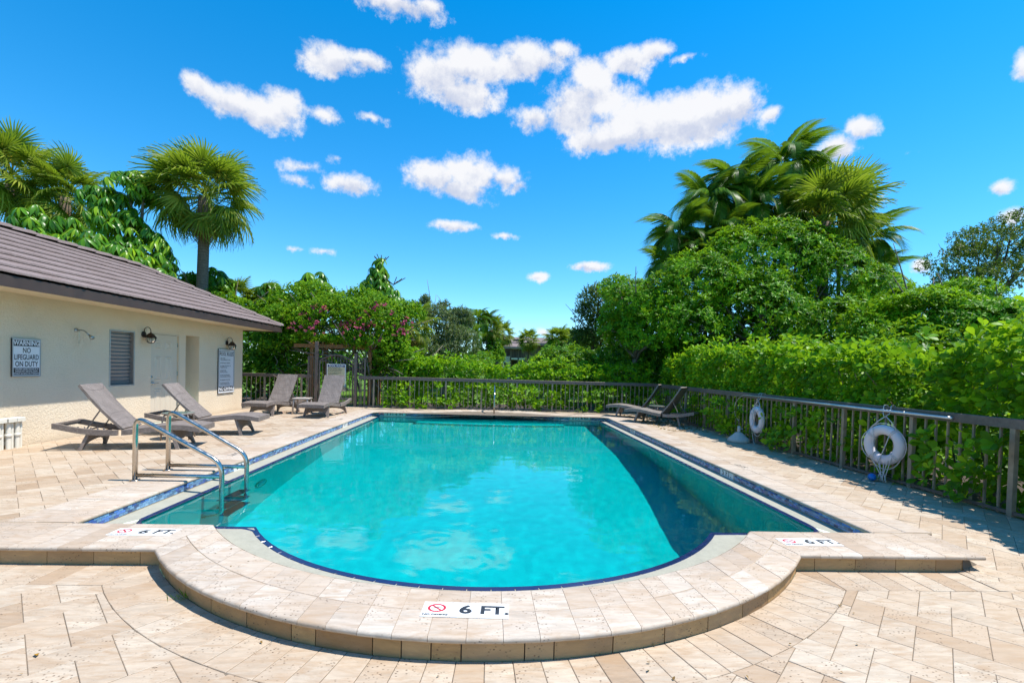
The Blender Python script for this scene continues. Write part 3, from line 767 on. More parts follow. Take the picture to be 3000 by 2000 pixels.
def glass_mat():
    m, t, o = newmat('clear_pane')
    g_ = t.n('ShaderNodeBsdfGlossy', {'Color': (1,1,1,1), 'Roughness': 0.03}); tr = t.n('ShaderNodeBsdfTransparent', {'Color': (0.86,0.87,0.84,1)})
    f = t.n('ShaderNodeLayerWeight', {'Blend': 0.25}).outputs['Fresnel']
    mx_ = t.n('ShaderNodeMixShader', {0: f}); t.t.links.new(tr.outputs[0], mx_.inputs[1]); t.t.links.new(g_.outputs[0], mx_.inputs[2]); t.t.links.new(mx_.outputs[0], o.inputs[0]); return m
M_GLASS = glass_mat()
WX, WY1 = -6.73, 12.96
HOUSE = thing('pool_house', 'cream stucco pool house with brown hip roof beside the terrace', 'pool house', (WX, 6.0, 0))
HO = (WX, 6.0, 0)
ycut = [-3.0, 8.55, 9.14, 9.565, 10.38, 10.61, 11.09, WY1]; zcut = [-0.13, 0.0, 0.782, 1.795, 1.83, 2.178]
op = [(8.55, 9.14, 0.782, 1.795, 0.11), (9.565, 10.38, 0.0, 1.795, 0.028), (10.61, 11.09, 0.0, 1.83, 0.95)]
b = MB(HO)
for i in range(len(ycut)-1):
    for j in range(len(zcut)-1):
        ym, zm = (ycut[i]+ycut[i+1])/2, (zcut[j]+zcut[j+1])/2
        if any(a < ym < c and e < zm < f for a, c, e, f, _ in op): continue
        b.add([(WX, ycut[i], zcut[j]), (WX, ycut[i+1], zcut[j]), (WX, ycut[i+1], zcut[j+1]), (WX, ycut[i], zcut[j+1])], [(0,1,2,3)])
for a, c, e, f, d in op[1:]:
    x = WX-d
    b.add([(WX,a,e),(WX,a,f),(x,a,f),(x,a,e)], [(0,1,2,3)]); b.add([(WX,c,e),(x,c,e),(x,c,f),(WX,c,f)], [(0,1,2,3)])
    b.add([(WX,a,f),(WX,c,f),(x,c,f),(x,a,f)], [(0,1,2,3)])
    if d > 0.5: b.add([(x,a,e),(x,c,e),(x,c,f),(x,a,f)], [(0,1,2,3)])
b.add([(WX,WY1,-0.13),(WX-3.2,WY1,-0.13),(WX-3.2,WY1,2.178),(WX,WY1,2.178)], [(0,1,2,3)])
b.add([(WX-3.2,WY1,-0.13),(WX-3.2,-3,-0.13),(WX-3.2,-3,2.178),(WX-3.2,WY1,2.178)], [(0,1,2,3)])
b.obj('wall', M_STUC, HOUSE)
OV = 0.72; EX, EY = WX+OV, WY1+OV; HW = 2.30; RX, RY = EX-HW, EY-HW; ZE = 2.30; PIT = math.tan(RAD(26.2)); ZR = ZE+HW*PIT
# soffit and fascia
MB(HO).add([(EX-0.02,-3,2.166),(EX-0.02,EY-0.02,2.166),(EX-2*HW+0.02,EY-0.02,2.166),(EX-2*HW+0.02,-3,2.166)], [(0,1,2,3)]).obj('soffit', M_SOFF, HOUSE)
b = MB(HO); b.box(EX-0.03, EX-0.005, -3, EY-0.005, 2.140, 2.285); b.box(EX-2*HW, EX-0.03, EY-0.03, EY-0.005, 2.140, 2.285); b.obj('fascia', M_FASC, HOUSE)
# courses of granulated shingle on the slope towards the pool and on the hip end
NCO = 9
for k in range(NCO):
    d0, d1 = HW*k/NCO, HW*(k+1)/NCO+0.02
    for side in (0, 1):
        if side == 0: smp = np.arange(-3.0, EY-d0+0.001, 0.055)
        else: smp = np.arange(EX-2*HW+d0, EX-d0+0.001, 0.07)
        r0, r1, r2 = [], [], []
        for q in smp:
            wv = 0.014*abs(math.sin(q*23+k*1.7))+0.018*noise.noise((q*9, k*3.1, side*5.0))
            lim = (EY-d1 if side == 0 else EX-d1)
            qq = min(q, lim) if side == 0 else max(min(q, lim), EX-2*HW+d1)
            dd = d0-0.012*(k > 0)-wv; z0 = ZE+dd*PIT
            zu = 0.046
            if side == 0: A, B_, C = (EX-dd+0.004, q, z0+0.020), (EX-dd, q, z0+zu), (EX-d1, qq, ZE+d1*PIT+0.006)
            else: A, B_, C = (q, EY-dd+0.004, z0+0.020), (q, EY-dd, z0+zu), (qq, EY-d1, ZE+d1*PIT+0.006)
            r0.append(A); r1.append(B_); r2.append(C)
        MB(HO).sheet([r0, r1, r2]).obj('roof_course', M_ROOF, HOUSE)
MB(HO).add([(RX,-3,ZR),(RX,RY,ZR),(EX-2*HW,EY,ZE),(EX-2*HW,-3,ZE)], [(0,1,2,3)]).obj('roof_slope', M_ROOF, HOUSE)
# caps along the hip and the ridge
def caps(a, c, n):
    a, c = Vector(a), Vector(c)
    for i in range(n):
        p, q = a.lerp(c, i/n), a.lerp(c, (i+1.06)/n); t = (q-p).normalized(); sd = t.cross(Vector((0,0,1))).normalized(); up = sd.cross(t)
        bb = MB(HO); V = []
        for (pt, lift) in ((p, 0.022), (q, 0.0)):
            for (s_, h_) in ((-0.085, -0.02), (-0.06, 0.03), (0, 0.052), (0.06, 0.03), (0.085, -0.02)): V.append(pt+sd*s_+up*(h_+lift))
        bb.add(V, [(k, k+1, k+6, k+5) for k in range(4)] + [(4,3,2,1,0)]); bb.obj('ridge_cap', M_ROOF, HOUSE)
caps((EX, EY, ZE+0.02), (RX, RY, ZR+0.03), 9); caps((RX, RY, ZR+0.03), (RX, -3, ZR+0.03), 34); caps((EX-2*HW, EY, ZE+0.02), (RX, RY, ZR+0.02), 9)
# louvred window
win = link('window', MB(HO).add([(WX-0.112,8.55,0.782),(WX-0.112,9.14,0.782),(WX-0.112,9.14,1.795),(WX-0.112,8.55,1.795)], [(0,1,2,3)]).me('window', M_DARK), HOUSE)
b = MB(HO)
for (p, q) in (((8.55,0.782),(8.55,1.795)), ((9.14,0.782),(9.14,1.795))): b.add([(WX,p[0],p[1]),(WX,q[0],q[1]),(WX-0.11,q[0],q[1]),(WX-0.11,p[0],p[1])], [(0,1,2,3)])
for z in (0.782, 1.795): b.add([(WX,8.55,z),(WX,9.14,z),(WX-0.11,9.14,z),(WX-0.11,8.55,z)], [(0,1,2,3)])
b.obj('reveal', M_LOUV, win)
b = MB(HO)
for (y0, y1, z0, z1) in ((8.552, 8.575, 0.784, 1.793), (9.115, 9.138, 0.784, 1.793), (8.575, 9.115, 0.784, 0.806), (8.575, 9.115, 1.771, 1.793)): b.box(WX-0.012, WX+0.006, y0, y1, z0, z1)
b.obj('frame', M_ALU, win)
for i in range(15):
    z = 0.83+i*0.066
    MB(HO).bar((WX-0.085, 8.56, z), (WX-0.085, 9.13, z), 0.008, 0.078, (0.55, 0, 1)).obj('slat', M_LOUV, win)
# door with six raised panels
door = link('door', MB(HO).box(WX-0.045, WX-0.026, 9.572, 10.374, 0.012, 1.788).me('door', M_DOOR), HOUSE)
for (y0, y1) in ((9.70, 9.885), (10.01, 10.185)):
    for (z0, z1) in ((1.50, 1.655), (0.865, 1.345), (0.16, 0.69)):
        bb = MB(HO); x = WX-0.026
        V = [(x+h_, a, z) for ins, h_ in ((0, 0.0005), (0.012, 0.012), (0.028, -0.004), (0.05, 0.010)) for a, z in ((y0+ins, z0+ins), (y1-ins, z0+ins), (y1-ins, z1-ins), (y0+ins, z1-ins))]
        bb.add(V, [(4*r+k, 4*r+(k+1)%4, 4*r+4+(k+1)%4, 4*r+4+k) for r in range(3) for k in range(4)] + [(12,13,14,15)]); bb.obj('panel', M_DOOR, door)
b = MB(HO); b.lathe([(0.028,0),(0.03,0.008),(0.022,0.016),(0.004,0.018)], (WX-0.026, 9.615, 0.93), 16, 'x'); b.obj('deadbolt', M_NICK, door, smooth=True)
b = MB(HO); b.lathe([(0.03,0),(0.03,0.008),(0.014,0.014),(0.012,0.045)], (WX-0.026, 9.635, 0.81), 16, 'x'); b.tube([(WX+0.018, 9.635, 0.81), (WX+0.022, 9.68, 0.808), (WX+0.020, 9.75, 0.812)], [0.010, 0.009, 0.007], 8); b.obj('handle', M_NICK, door, smooth=True)
for z in (0.3, 0.95, 1.55): MB(HO).tube([(WX-0.018, 10.372, z), (WX-0.018, 10.372, z+0.09)], 0.007, 8).obj('hinge', M_NICK, door)
b = MB(HO); b.box(WX-0.03, WX-0.002, 9.545, 9.5655, 0.0, 1.8); b.box(WX-0.03, WX+0.004, 10.381, 10.41, 0.0, 1.8); b.box(WX-0.03, WX+0.004, 9.5655, 10.381, 1.796, 1.822); b.obj('door_frame', M_DOOR, HOUSE)
MB(HO).box(WX-0.06, WX-0.046, 9.565, 10.38, 0.0, 1.795).obj('door_gap_shade', M_DARK, HOUSE)  # near-black backing: the shade in the gap round the door, put into colour
MB(HO).box(WX-0.93, WX-0.90, 10.66, 11.04, 0.01, 1.7).obj('inner_door', M_DOOR, HOUSE)
b = MB(HO); b.tube([(WX-0.9, 10.70, 0.80), (WX-0.85, 10.70, 0.80), (WX-0.85, 10.80, 0.80)], 0.012, 8); b.obj('handle', M_NICK, HOUSE)
M_FRAME = simple('sign_aluminium', (0.42,0.42,0.43), 0.4, 0.5, 0.08)
M_SIGNW = simple('sign_white', (0.72,0.73,0.75), 0.45, 0, 0.03, 4)
M_SIGNB = simple('sign_black', (0.018,0.018,0.022), 0.45, 0, 0.1, 4)
M_NAVY = simple('sign_navy', (0.02,0.03,0.12), 0.5)
M_CREAM = simple('sign_cream', (0.62,0.52,0.30), 0.55, 0, 0.10, 5)
def sign(name, label, cat, y0, y1, z0, z1, x=WX, face=M_SIGNW):
    """a framed board on a wall that faces +X; returns a function for print: local u 0..1, v 0..1"""
    T = thing(name, label, cat, (x, (y0+y1)/2, (z0+z1)/2)); T.rotation_euler = (PI/2, 0, PI/2)
    w_, h_ = (y1-y0), (z1-z0)
    MB().cbox(-w_/2, w_/2, -h_/2, h_/2, 0.004, 0.022, 0.002).obj('board', face, T)
    f = 0.012; bb = MB()
    for (a, c, e, g) in ((-w_/2, -w_/2+f, -h_/2, h_/2), (w_/2-f, w_/2, -h_/2, h_/2), (-w_/2+f, w_/2-f, -h_/2, -h_/2+f), (-w_/2+f, w_/2-f, h_/2-f, h_/2)): bb.box(a, c, e, g, 0.003, 0.027)
    bb.obj('frame', M_FRAME, T); return T, w_, h_
def panel(T, u0, u1, v0, v1, w_, h_, mat, name='panel', z=0.0226):
    MB().add([((u0-.5)*w_, (v0-.5)*h_, z), ((u1-.5)*w_, (v0-.5)*h_, z), ((u1-.5)*w_, (v1-.5)*h_, z), ((u0-.5)*w_, (v1-.5)*h_, z)], [(0,1,2,3)]).obj(name, mat, T)
T, w_, h_ = sign('warning_sign', 'black and white WARNING NO LIFEGUARD ON DUTY sign on the stucco wall', 'sign', 6.858, 7.272, 0.993, 1.534)
panel(T, 0.05, 0.95, 0.80, 0.96, w_, h_, M_SIGNB); panel(T, 0.05, 0.95, 0.04, 0.23, w_, h_, M_SIGNB)
text('WARNING', 0.095, M_SIGNW, T, (0, 0.38*h_, 0.0235), (0,0,0), sx=0.82, bold=0.0028)
for s_, v, sz, sx in (('NO', 0.685, 0.105, 0.72), ('LIFEGUARD', 0.505, 0.105, 0.665), ('ON DUTY', 0.325, 0.105, 0.70)): text(s_, sz, M_SIGNB, T, (0, (v-.5)*h_, 0.0235), (0,0,0), sx=sx, bold=0.0018)
for s_, v in (('CHILDREN UNDER THE AGE OF 14', 0.195), ('SHOULD NOT USE POOL OR SPA', 0.137), ('WITHOUT AN ADULT IN ATTENDANCE', 0.078)): text(s_, 0.031, M_SIGNW, T, (0, (v-.5)*h_, 0.0235), (0,0,0), sx=0.70, bold=0.0008)
T, w_, h_ = sign('pool_rules_sign', 'tall white POOL RULES NO DIVING sign on the stucco wall under the far lantern', 'sign', 11.81, 12.525, 0.482, 1.582)
bb = MB()
for (a, c, e, g) in ((.045,.955,.95,.96), (.045,.06,.04,.95), (.94,.955,.04,.95)): bb.add([((u-.5)*w_, (v-.5)*h_, 0.0227) for u, v in ((a,e),(c,e),(c,g),(a,g))], [(0,1,2,3)])
bb.obj('border', M_SIGNB, T)
panel(T, 0.045, 0.955, 0.04, 0.155, w_, h_, M_SIGNB)
text('POOL RULES', 0.125, M_SIGNB, T, (0, 0.385*h_, 0.0235), (0,0,0), sx=0.86, bold=0.002)
text('NO DIVING', 0.135, M_SIGNW, T, (0, (0.0975-.5)*h_, 0.0235), (0,0,0), sx=0.92, bold=0.0035)
for s_, v in (('POOL HOURS:\nOPEN FROM DAWN TO DUSK', 0.775), ('BATHING LOAD: 17 PERSONS', 0.685), ('NO ANIMALS OR GLASS IN THE\nFENCED POOL AREA', 0.60), ('SHOWER BEFORE\nENTERING THE POOL', 0.495), ('NO FOOD OR BEVERAGES IN\nPOOL OR ON POOL WET DECK', 0.39), ('NO RUNNING IN POOL AREA', 0.30), ('DO NOT SWALLOW POOL\nWATER, IT IS RECIRCULATED', 0.215)):
    text(s_, 0.040, M_SIGNB, T, (-0.38*w_, (v-.5)*h_, 0.0235), (0,0,0), sx=0.80, bold=0.0004, align='LEFT')
# wall lanterns
def lantern(y, z, label):
    T = thing('wall_lantern', label, 'lantern', (WX, y, z), group='lanterns on the pool house wall')
    MB().lathe([(0.062,0.001),(0.060,0.012),(0.035,0.022),(0.012,0.026)], n=18, axis='x').obj('backplate', M_BRONZE, T, smooth=True)
    pts = [(0.02,0,0.0)] + [(0.075-0.062*math.cos(q), 0, 0.065+0.075*math.sin(q)) for q in np.linspace(0.1, PI*1.02, 12)] + [(0.150-0.014, 0, 0.045)]
    MB().tube([(0.02,0,-0.02)]+pts[1:], 0.0065, 8).obj('arm', M_BRONZE, T, smooth=True)
    MB().lathe([(0.006,0.060),(0.014,0.045),(0.022,0.038),(0.045,0.030),(0.040,0.022),(0.055,0.012),(0.098,-0.045),(0.102,-0.056),(0.094,-0.058)], (0.137,0,-0.01), 8).obj('cap', M_BRONZE, T, angle=30)
    b_ = MB()
    for k in range(6):
        q = 2*PI*k/6+0.3; b_.tube([(0.137+r*math.cos(q), r*math.sin(q), zz) for r, zz in ((0.084,-0.068),(0.082,-0.10),(0.062,-0.145),(0.034,-0.162))], 0.0045, 6)
    b_.lathe([(0.034,-0.158),(0.036,-0.166),(0.012,-0.172)], (0.137,0,0), 12); b_.obj('cage', M_BRONZE, T)
    MB().lathe([(0.080,-0.068),(0.078,-0.10),(0.058,-0.143),(0.032,-0.157)], (0.137,0,0), 18, cap=False).obj('globe', M_GLASS, T, smooth=True)
    MB().lathe([(0.008,-0.062),(0.010,-0.09),(0.020,-0.115),(0.014,-0.135),(0.003,-0.142)], (0.137,0,0), 10).obj('bulb', M_WHITE, T, smooth=True)
lantern(9.36, 1.76, 'bronze coach lantern on the wall between louvred window and door')
lantern(12.20, 1.745, 'bronze coach lantern on the wall above the tall pool rules sign')
# outdoor shower
T = thing('shower', 'chrome outdoor shower head with pull chain on the stucco wall', 'shower', (WX, 7.886, 1.726))
b = MB(); b.lathe([(0.034,0.002),(0.033,0.012),(0.012,0.022)], n=16, axis='x'); b.obj('flange', M_NICK, T, smooth=True)
b = MB(); b.tube([(0.01,0,0),(0.07,0,0.002),(0.12,0,-0.002),(0.16,0,-0.03),(0.215,0,-0.082)], 0.0095, 10); b.obj('arm', M_NICK, T, smooth=True)
b = MB(); b.tube([(0.205,0,-0.072),(0.222,0,-0.088),(0.232,0,-0.098),(0.262,0,-0.128)], [0.012,0.015,0.022,0.034], 14); b.obj('head', M_NICK, T, smooth=True)
b = MB(); b.tube([(0.05,0,-0.01),(0.05,0.002,-0.19)], 0.0022, 6); V_, F_ = torus(0.012, 0.0022, 14, 5); b.add([(0.05, x, -0.204+y) for x, y, z in V_], F_); b.add([(0.05, x*.9, -0.012+y*.9) for x, y, z in V_], F_); b.obj('pull_chain', M_NICK, T)
# capped pipes standing along the wall
M_PVC = simple('white_pvc', (0.72,0.68,0.58), 0.45, 0, 0.08, 9)
for i, y in enumerate((6.62, 6.755, 6.875)):
    T = thing('standpipe', ['white capped pvc standpipe against the wall, nearest the picture edge', 'white capped pvc standpipe, middle one of three on the wall', 'white capped pvc standpipe nearest the wicker lounger'][i], 'pipe', (WX+0.075, y, 0), group='capped pvc pipes along the pool house wall')
    MB().lathe([(0.030,-0.01),(0.030,0.37)], n=14, cap=False).obj('pipe', M_PVC, T, smooth=True)
    MB().lathe([(0.034,0.16),(0.040,0.165),(0.040,0.20),(0.034,0.205)], n=14, cap=False).obj('coupling', M_PVC, T, smooth=True)
    MB().lathe([(0.018,-0.01),(0.018,0.37)], (0.004,0.048,0), 12, cap=False).obj('side_pipe', M_PVC, T, smooth=True)
    MB().cbox(-0.055,0.06,-0.052,0.062,0.368,0.425,0.006).obj('cap', M_PVC, T)
    MB().box(-0.07,-0.03,-0.045,0.05,0.05,0.10).obj('bracket', M_PVC, T)
# ---------------------------------------------------------------- fences, gate, arbor
def fence_mat():
    m, t, o = newmat('bronze_fence_paint'); p = wpos(t)
    n = tex(t, 16, 5, 0.65, p)
    c = t.mix(t.maprange(n, 0.3, 0.7), (0.115,0.080,0.062), (0.18,0.135,0.11)); c = t.mix(t.math('MULTIPLY', t.maprange(tex(t, 45, 4, 0.7, p), 0.55, 0.75), 0.35), c, (0.30,0.25,0.21))
    pbr(t, o, c, 0.55, 0, bump(t, n, 0.15, 0.003)); return m
M_FEN = fence_mat()
M_PICK = simple('weathered_picket', (0.29,0.225,0.155), 0.6, 0, 0.35, 11)
FX, FY, FZ = 5.05, 14.5, 0.945
def fence_run(name, label, a, c, group=None, post_every=8, sp=0.137, first=3, skip=()):
    a, c = np.array(a, float), np.array(c, float); L = np.hypot(*(c-a)); d = (c-a)/L
    T = thing(name, label, 'fence', (a[0], a[1], 0), math.atan2(d[1], d[0]), group)
    MB().cbox(0, L, -0.022, 0.022, FZ-0.098, FZ, 0.006).obj('top_rail', M_FEN, T)
    MB().box(0, L, -0.014, 0.014, 0.02, 0.052).obj('bottom_rail', M_FEN, T)
    pk = MB().box(-0.0095, 0.0095, -0.0095, 0.0095, 0.0, FZ-0.098).me('picket', M_PICK); ps = MB().box(-0.024, 0.024, -0.024, 0.024, -0.06, FZ-0.097).me('post', M_PICK)
    n = int(L/sp)
    for i in range(n+1):
        x = (i+0.4)*sp
        if x > L: break
        if i % post_every == first: link('post', ps, T, (x, 0.004, 0), (0, 0, 0))
        else: link('picket', pk, T, (x, 0.028, 0), (RNG.normal(0, 0.004), RNG.normal(0, 0.003), 0))
    return T
fence_run('pool_fence', 'brown metal picket fence along the far side behind the shallow end', (-4.06, FY), (FX, FY), 'pool fences', first=3)
fence_run('pool_fence', 'brown metal picket fence with flat rail between pool house and gate', (-7.6, FY), (-5.47, FY), 'pool fences', first=5)
fence_run('pool_fence', 'brown metal picket fence along the right walk carrying the life rings', (FX, FY), (FX, 1.2), 'pool fences', first=2)
# gate
T = thing('gate', 'brown metal gate with arched top and sidelights under the vine', 'gate', (-4.76, FY, 0))
GO = (-4.76, FY, 0)
for x0, x1, z1 in ((-5.37, -5.275, 1.95), (-4.19, -4.105, 1.62)): MB(GO).cbox(x0, x1, FY-0.045, FY+0.045, -0.05, z1, 0.006).obj('post', M_FEN, T)
b = MB(GO)
arch = [(x, FY, 1.36+0.20*math.cos(PI*(x+4.735)/1.06)) for x in np.linspace(-5.235, -4.235, 17)]
b.tube([(-5.235, FY, 0.08)]+arch+[(-4.235, FY, 0.08)], 0.024, 6); b.bar((-5.235, FY, 0.10), (-4.235, FY, 0.10), 0.03, 0.05); b.bar((-5.235, FY, 0.52), (-4.235, FY, 0.52), 0.03, 0.03)
b.obj('leaf_frame', M_FEN, T)
for k in range(10):
    x = -5.14+0.09*k; MB(GO).bar((x, FY, 0.10), (x, FY, 1.36+0.20*math.cos(PI*(x+4.735)/1.06)), 0.014, 0.014, (0,1,0)).obj('bar', M_FEN, T)
for (xs_, z1) in (((-5.56, -5.49, -5.42), 1.49), ((-4.03, -3.96, -3.87), 1.47)):
    for i, x in enumerate(xs_):
        w_ = 0.05 if (i == 0 and x < -5) or (i == 2 and x > -4.5) else 0.016
        MB(GO).bar((x, FY, -0.04), (x, FY, z1), w_, w_, (0,1,0)).obj('bar', M_FEN, T)
    MB(GO).bar((xs_[0]-0.02, FY, z1), (xs_[-1]+0.04, FY, z1), 0.03, 0.03).obj('sidelight_rail', M_FEN, T)
b = MB(GO); b.tube([(-5.15, FY-0.01, 1.35),(-5.15, FY-0.01, 1.62)], 0.009, 6); b.lathe([(0.004,1.70),(0.018,1.64),(0.03,1.60),(0.012,1.57),(0.02,1.55)], (-5.15, FY-0.01, 0), 8); b.bar((-5.22,FY-0.01,1.36), (-5.02,FY-0.01,1.36), 0.02, 0.02); b.obj('finial', M_FEN, T)
b = MB(GO); b.box(-4.52,-4.42,FY-0.09,FY-0.02,0.50,0.60); b.obj('lock', M_NICK, T)
T = thing('gate_sign', 'cream POOL RULES board with navy heading hung on the gate', 'sign', (-4.725, FY-0.035, 0.875)); T.rotation_euler = (PI/2, 0, 0)
w_, h_ = 0.565, 0.82
MB().cbox(-w_/2, w_/2, -h_/2, h_/2, -0.012, 0, 0.002).obj('board', M_SIGNW, T)
panel(T, 0.04, 0.96, 0.02, 0.98, w_, h_, M_CREAM, 'face', 0.0008); panel(T, 0.05, 0.95, 0.885, 0.97, w_, h_, M_NAVY, 'heading', 0.0016)
text('POOL RULES', 0.078, M_SIGNW, T, (0, 0.427*h_, 0.0024), (0,0,0), sx=0.98, bold=0.002)
for s_, v in (('NO FOOD OR BEVERAGES IN POOL\nOR ON POOL WET DECK, COMMERCIALLY\nBOTTLED WATER IN PLASTIC BOTTLES\nALLOWED ON THE POOL WET DECK', 0.785), ('NO GLASS OR ANIMALS IN THE POOL\nAREA OR WITHIN 50 FEET OF\nUNFENCED POOL', 0.625), ('BATHING LOAD: 17 PERSONS\nPOOL HOURS: DAWN TO DUSK\nSHOWER BEFORE ENTERING\nDO NOT SWALLOW THE POOL WATER', 0.46)):
    text(s_, 0.033, M_SIGNB, T, (-0.43*w_, (v-.5)*h_, 0.0018), (0,0,0), sx=0.70, bold=0.0004, align='LEFT')
def wood_mat():
    m, t, o = newmat('cedar'); p = vmul(t, wpos(t), (6, 6, 0.9))
    n = tex(t, 5, 6, 0.65, p, 0.8)
    pbr(t, o, t.mix(t.maprange(n, 0.3, 0.7), (0.20,0.085,0.025), (0.40,0.19,0.065)), 0.7, 0, bump(t, n, 0.2, 0.004)); return m
M_WOOD = wood_mat()
T = thing('arbor', 'cedar arbor beam and posts carrying the vine over the gate', 'arbor', (-5, 15, 0)); AO = (-5, 15, 0)
MB(AO).cbox(-6.15, -3.6, 14.82, 14.87, 1.77, 1.885, 0.005).obj('beam', M_WOOD, T); MB(AO).cbox(-6.15, -3.6, 16.2, 16.25, 1.77, 1.885, 0.005).obj('beam', M_WOOD, T)
for x in (-5.63, -3.83):
    for y in (14.92, 16.15): MB(AO).cbox(x-0.055, x+0.055, y-0.04, y+0.06, -0.05, 1.90, 0.006).obj('post', M_WOOD, T)
for x in np.arange(-5.7, -3.7, 0.4): MB(AO).box(x, x+0.045, 14.86, 16.3, 1.887, 1.96).obj('rafter', M_WOOD, T)

# ---------------------------------------------------------------- pool ladder and grab rail
def bend(pts, r=0.1, n=6):
    """polyline with rounded corners"""
    P = [Vector(p) for p in pts]; out = [P[0]]
    for i in range(1, len(P)-1):
        a, c = (P[i-1]-P[i]), (P[i+1]-P[i]); rr = min(r, a.length*0.49, c.length*0.49); a.normalize(); c.normalize()
        s0, s1 = P[i]+a*rr, P[i]+c*rr
        for k in range(n+1): u = k/n; out.append(s0*(1-u)**2+P[i]*2*u*(1-u)+s1*u*u)
    return out+[P[-1]]
LX, LO = -3.76, (-3.3, 5.4, 0)
T = thing('pool_ladder', 'polished steel pool ladder with sloping double handrails and treads', 'pool ladder', LO)
for y, tp_ in ((5.13, 0.685), (5.64, 0.715)):
    pts = bend([(LX, y, -0.03), (LX, y, tp_), (-2.86, y, 0.20), (-2.86, y, -0.86), (-3.045, y, -0.98)], 0.13, 8)
    MB(LO).tube(pts, 0.0245, 14).obj('handrail', M_STEEL, T, smooth=True)
    MB(LO).tube([(LX+0.015, y, 0.058), (-2.87, y, 0.056)], 0.0205, 12).obj('crossbar', M_STEEL, T, smooth=True)
    MB(LO).lathe([(0.05,0.0),(0.048,0.008),(0.028,0.012)], (LX, y, 0.001), 16).obj('escutcheon', M_STEEL, T, smooth=True)
M_TREAD = simple('ladder_tread', (0.20,0.19,0.19), 0.5, 0.3, 0.15, 30)
for z in (-0.41, -0.67, -0.92): MB(LO).cbox(-2.93, -2.80, 5.155, 5.615, z-0.022, z, 0.005).obj('tread', M_TREAD, T)
T = thing('grab_rail', 'single steel handrail standing in the shallow end steps', 'handrail', (0.09, 13.6, -0.5))
MB((0.09,13.6,-0.5)).tube(bend([(0.09, 14.35, -0.02), (0.09, 14.35, 0.66), (0.09, 13.98, 0.80), (0.09, 13.35, 0.55), (0.09, 13.35, -0.5)], 0.16, 8), 0.024, 12).obj('rail', M_STEEL, T, smooth=True)
MB((0.09,13.6,-0.5)).lathe([(0.05,0.0),(0.047,0.008),(0.027,0.012)], (0.09, 14.35, 0.0), 16).obj('escutcheon', M_STEEL, T, smooth=True)

# ---------------------------------------------------------------- wicker loungers and side tables
def wicker_mat(name, c0, c1):
    m, t, o = newmat(name); p = opos(t)
    s = t.n('ShaderNodeSeparateXYZ', {0: p})
    v = t.n('ShaderNodeCombineXYZ', {0: t.math('ADD', s.outputs[0], t.math('MULTIPLY', s.outputs[2], 0.8)), 1: t.math('ADD', s.outputs[1], t.math('MULTIPLY', s.outputs[2], 0.6)), 2: 0.0}).outputs[0]
    br = t.n('ShaderNodeTexBrick', {'Vector': v, 'Color1': (1,1,1,1), 'Color2': (0.55,0.55,0.55,1), 'Mortar': (0,0,0,1), 'Scale': 40.0, 'Mortar Size': 0.035, 'Mortar Smooth': 0.6, 'Brick Width': 0.9, 'Row Height': 0.33})
    h = t.n('ShaderNodeSeparateColor', {0: br.outputs['Color']}).outputs[0]
    n = tex(t, 9, 4, 0.6, p)
    c = t.mix(t.maprange(t.math('ADD', t.math('MULTIPLY', h, 0.5), t.math('MULTIPLY', n, 0.5)), 0.25, 0.85), c0, c1)
    pbr(t, o, c, 0.5, 0, bump(t, h, 0.5, 0.003), 0.4); return m
M_WICK = wicker_mat('brown_wicker', (0.10,0.078,0.066), (0.30,0.25,0.22))
M_WICKD = wicker_mat('weathered_wicker', (0.10,0.085,0.072), (0.30,0.265,0.235))
M_FRM = simple('grey_brown_frame', (0.20,0.165,0.145), 0.5, 0.1, 0.12, 18)
PRO = [(0.88,0.308),(0.78,0.334),(0.62,0.356),(0.45,0.352),(0.28,0.330),(0.12,0.300),(-0.08,0.278),(-0.30,0.276),(-0.52,0.296),(-0.74,0.340),(-0.90,0.388)]
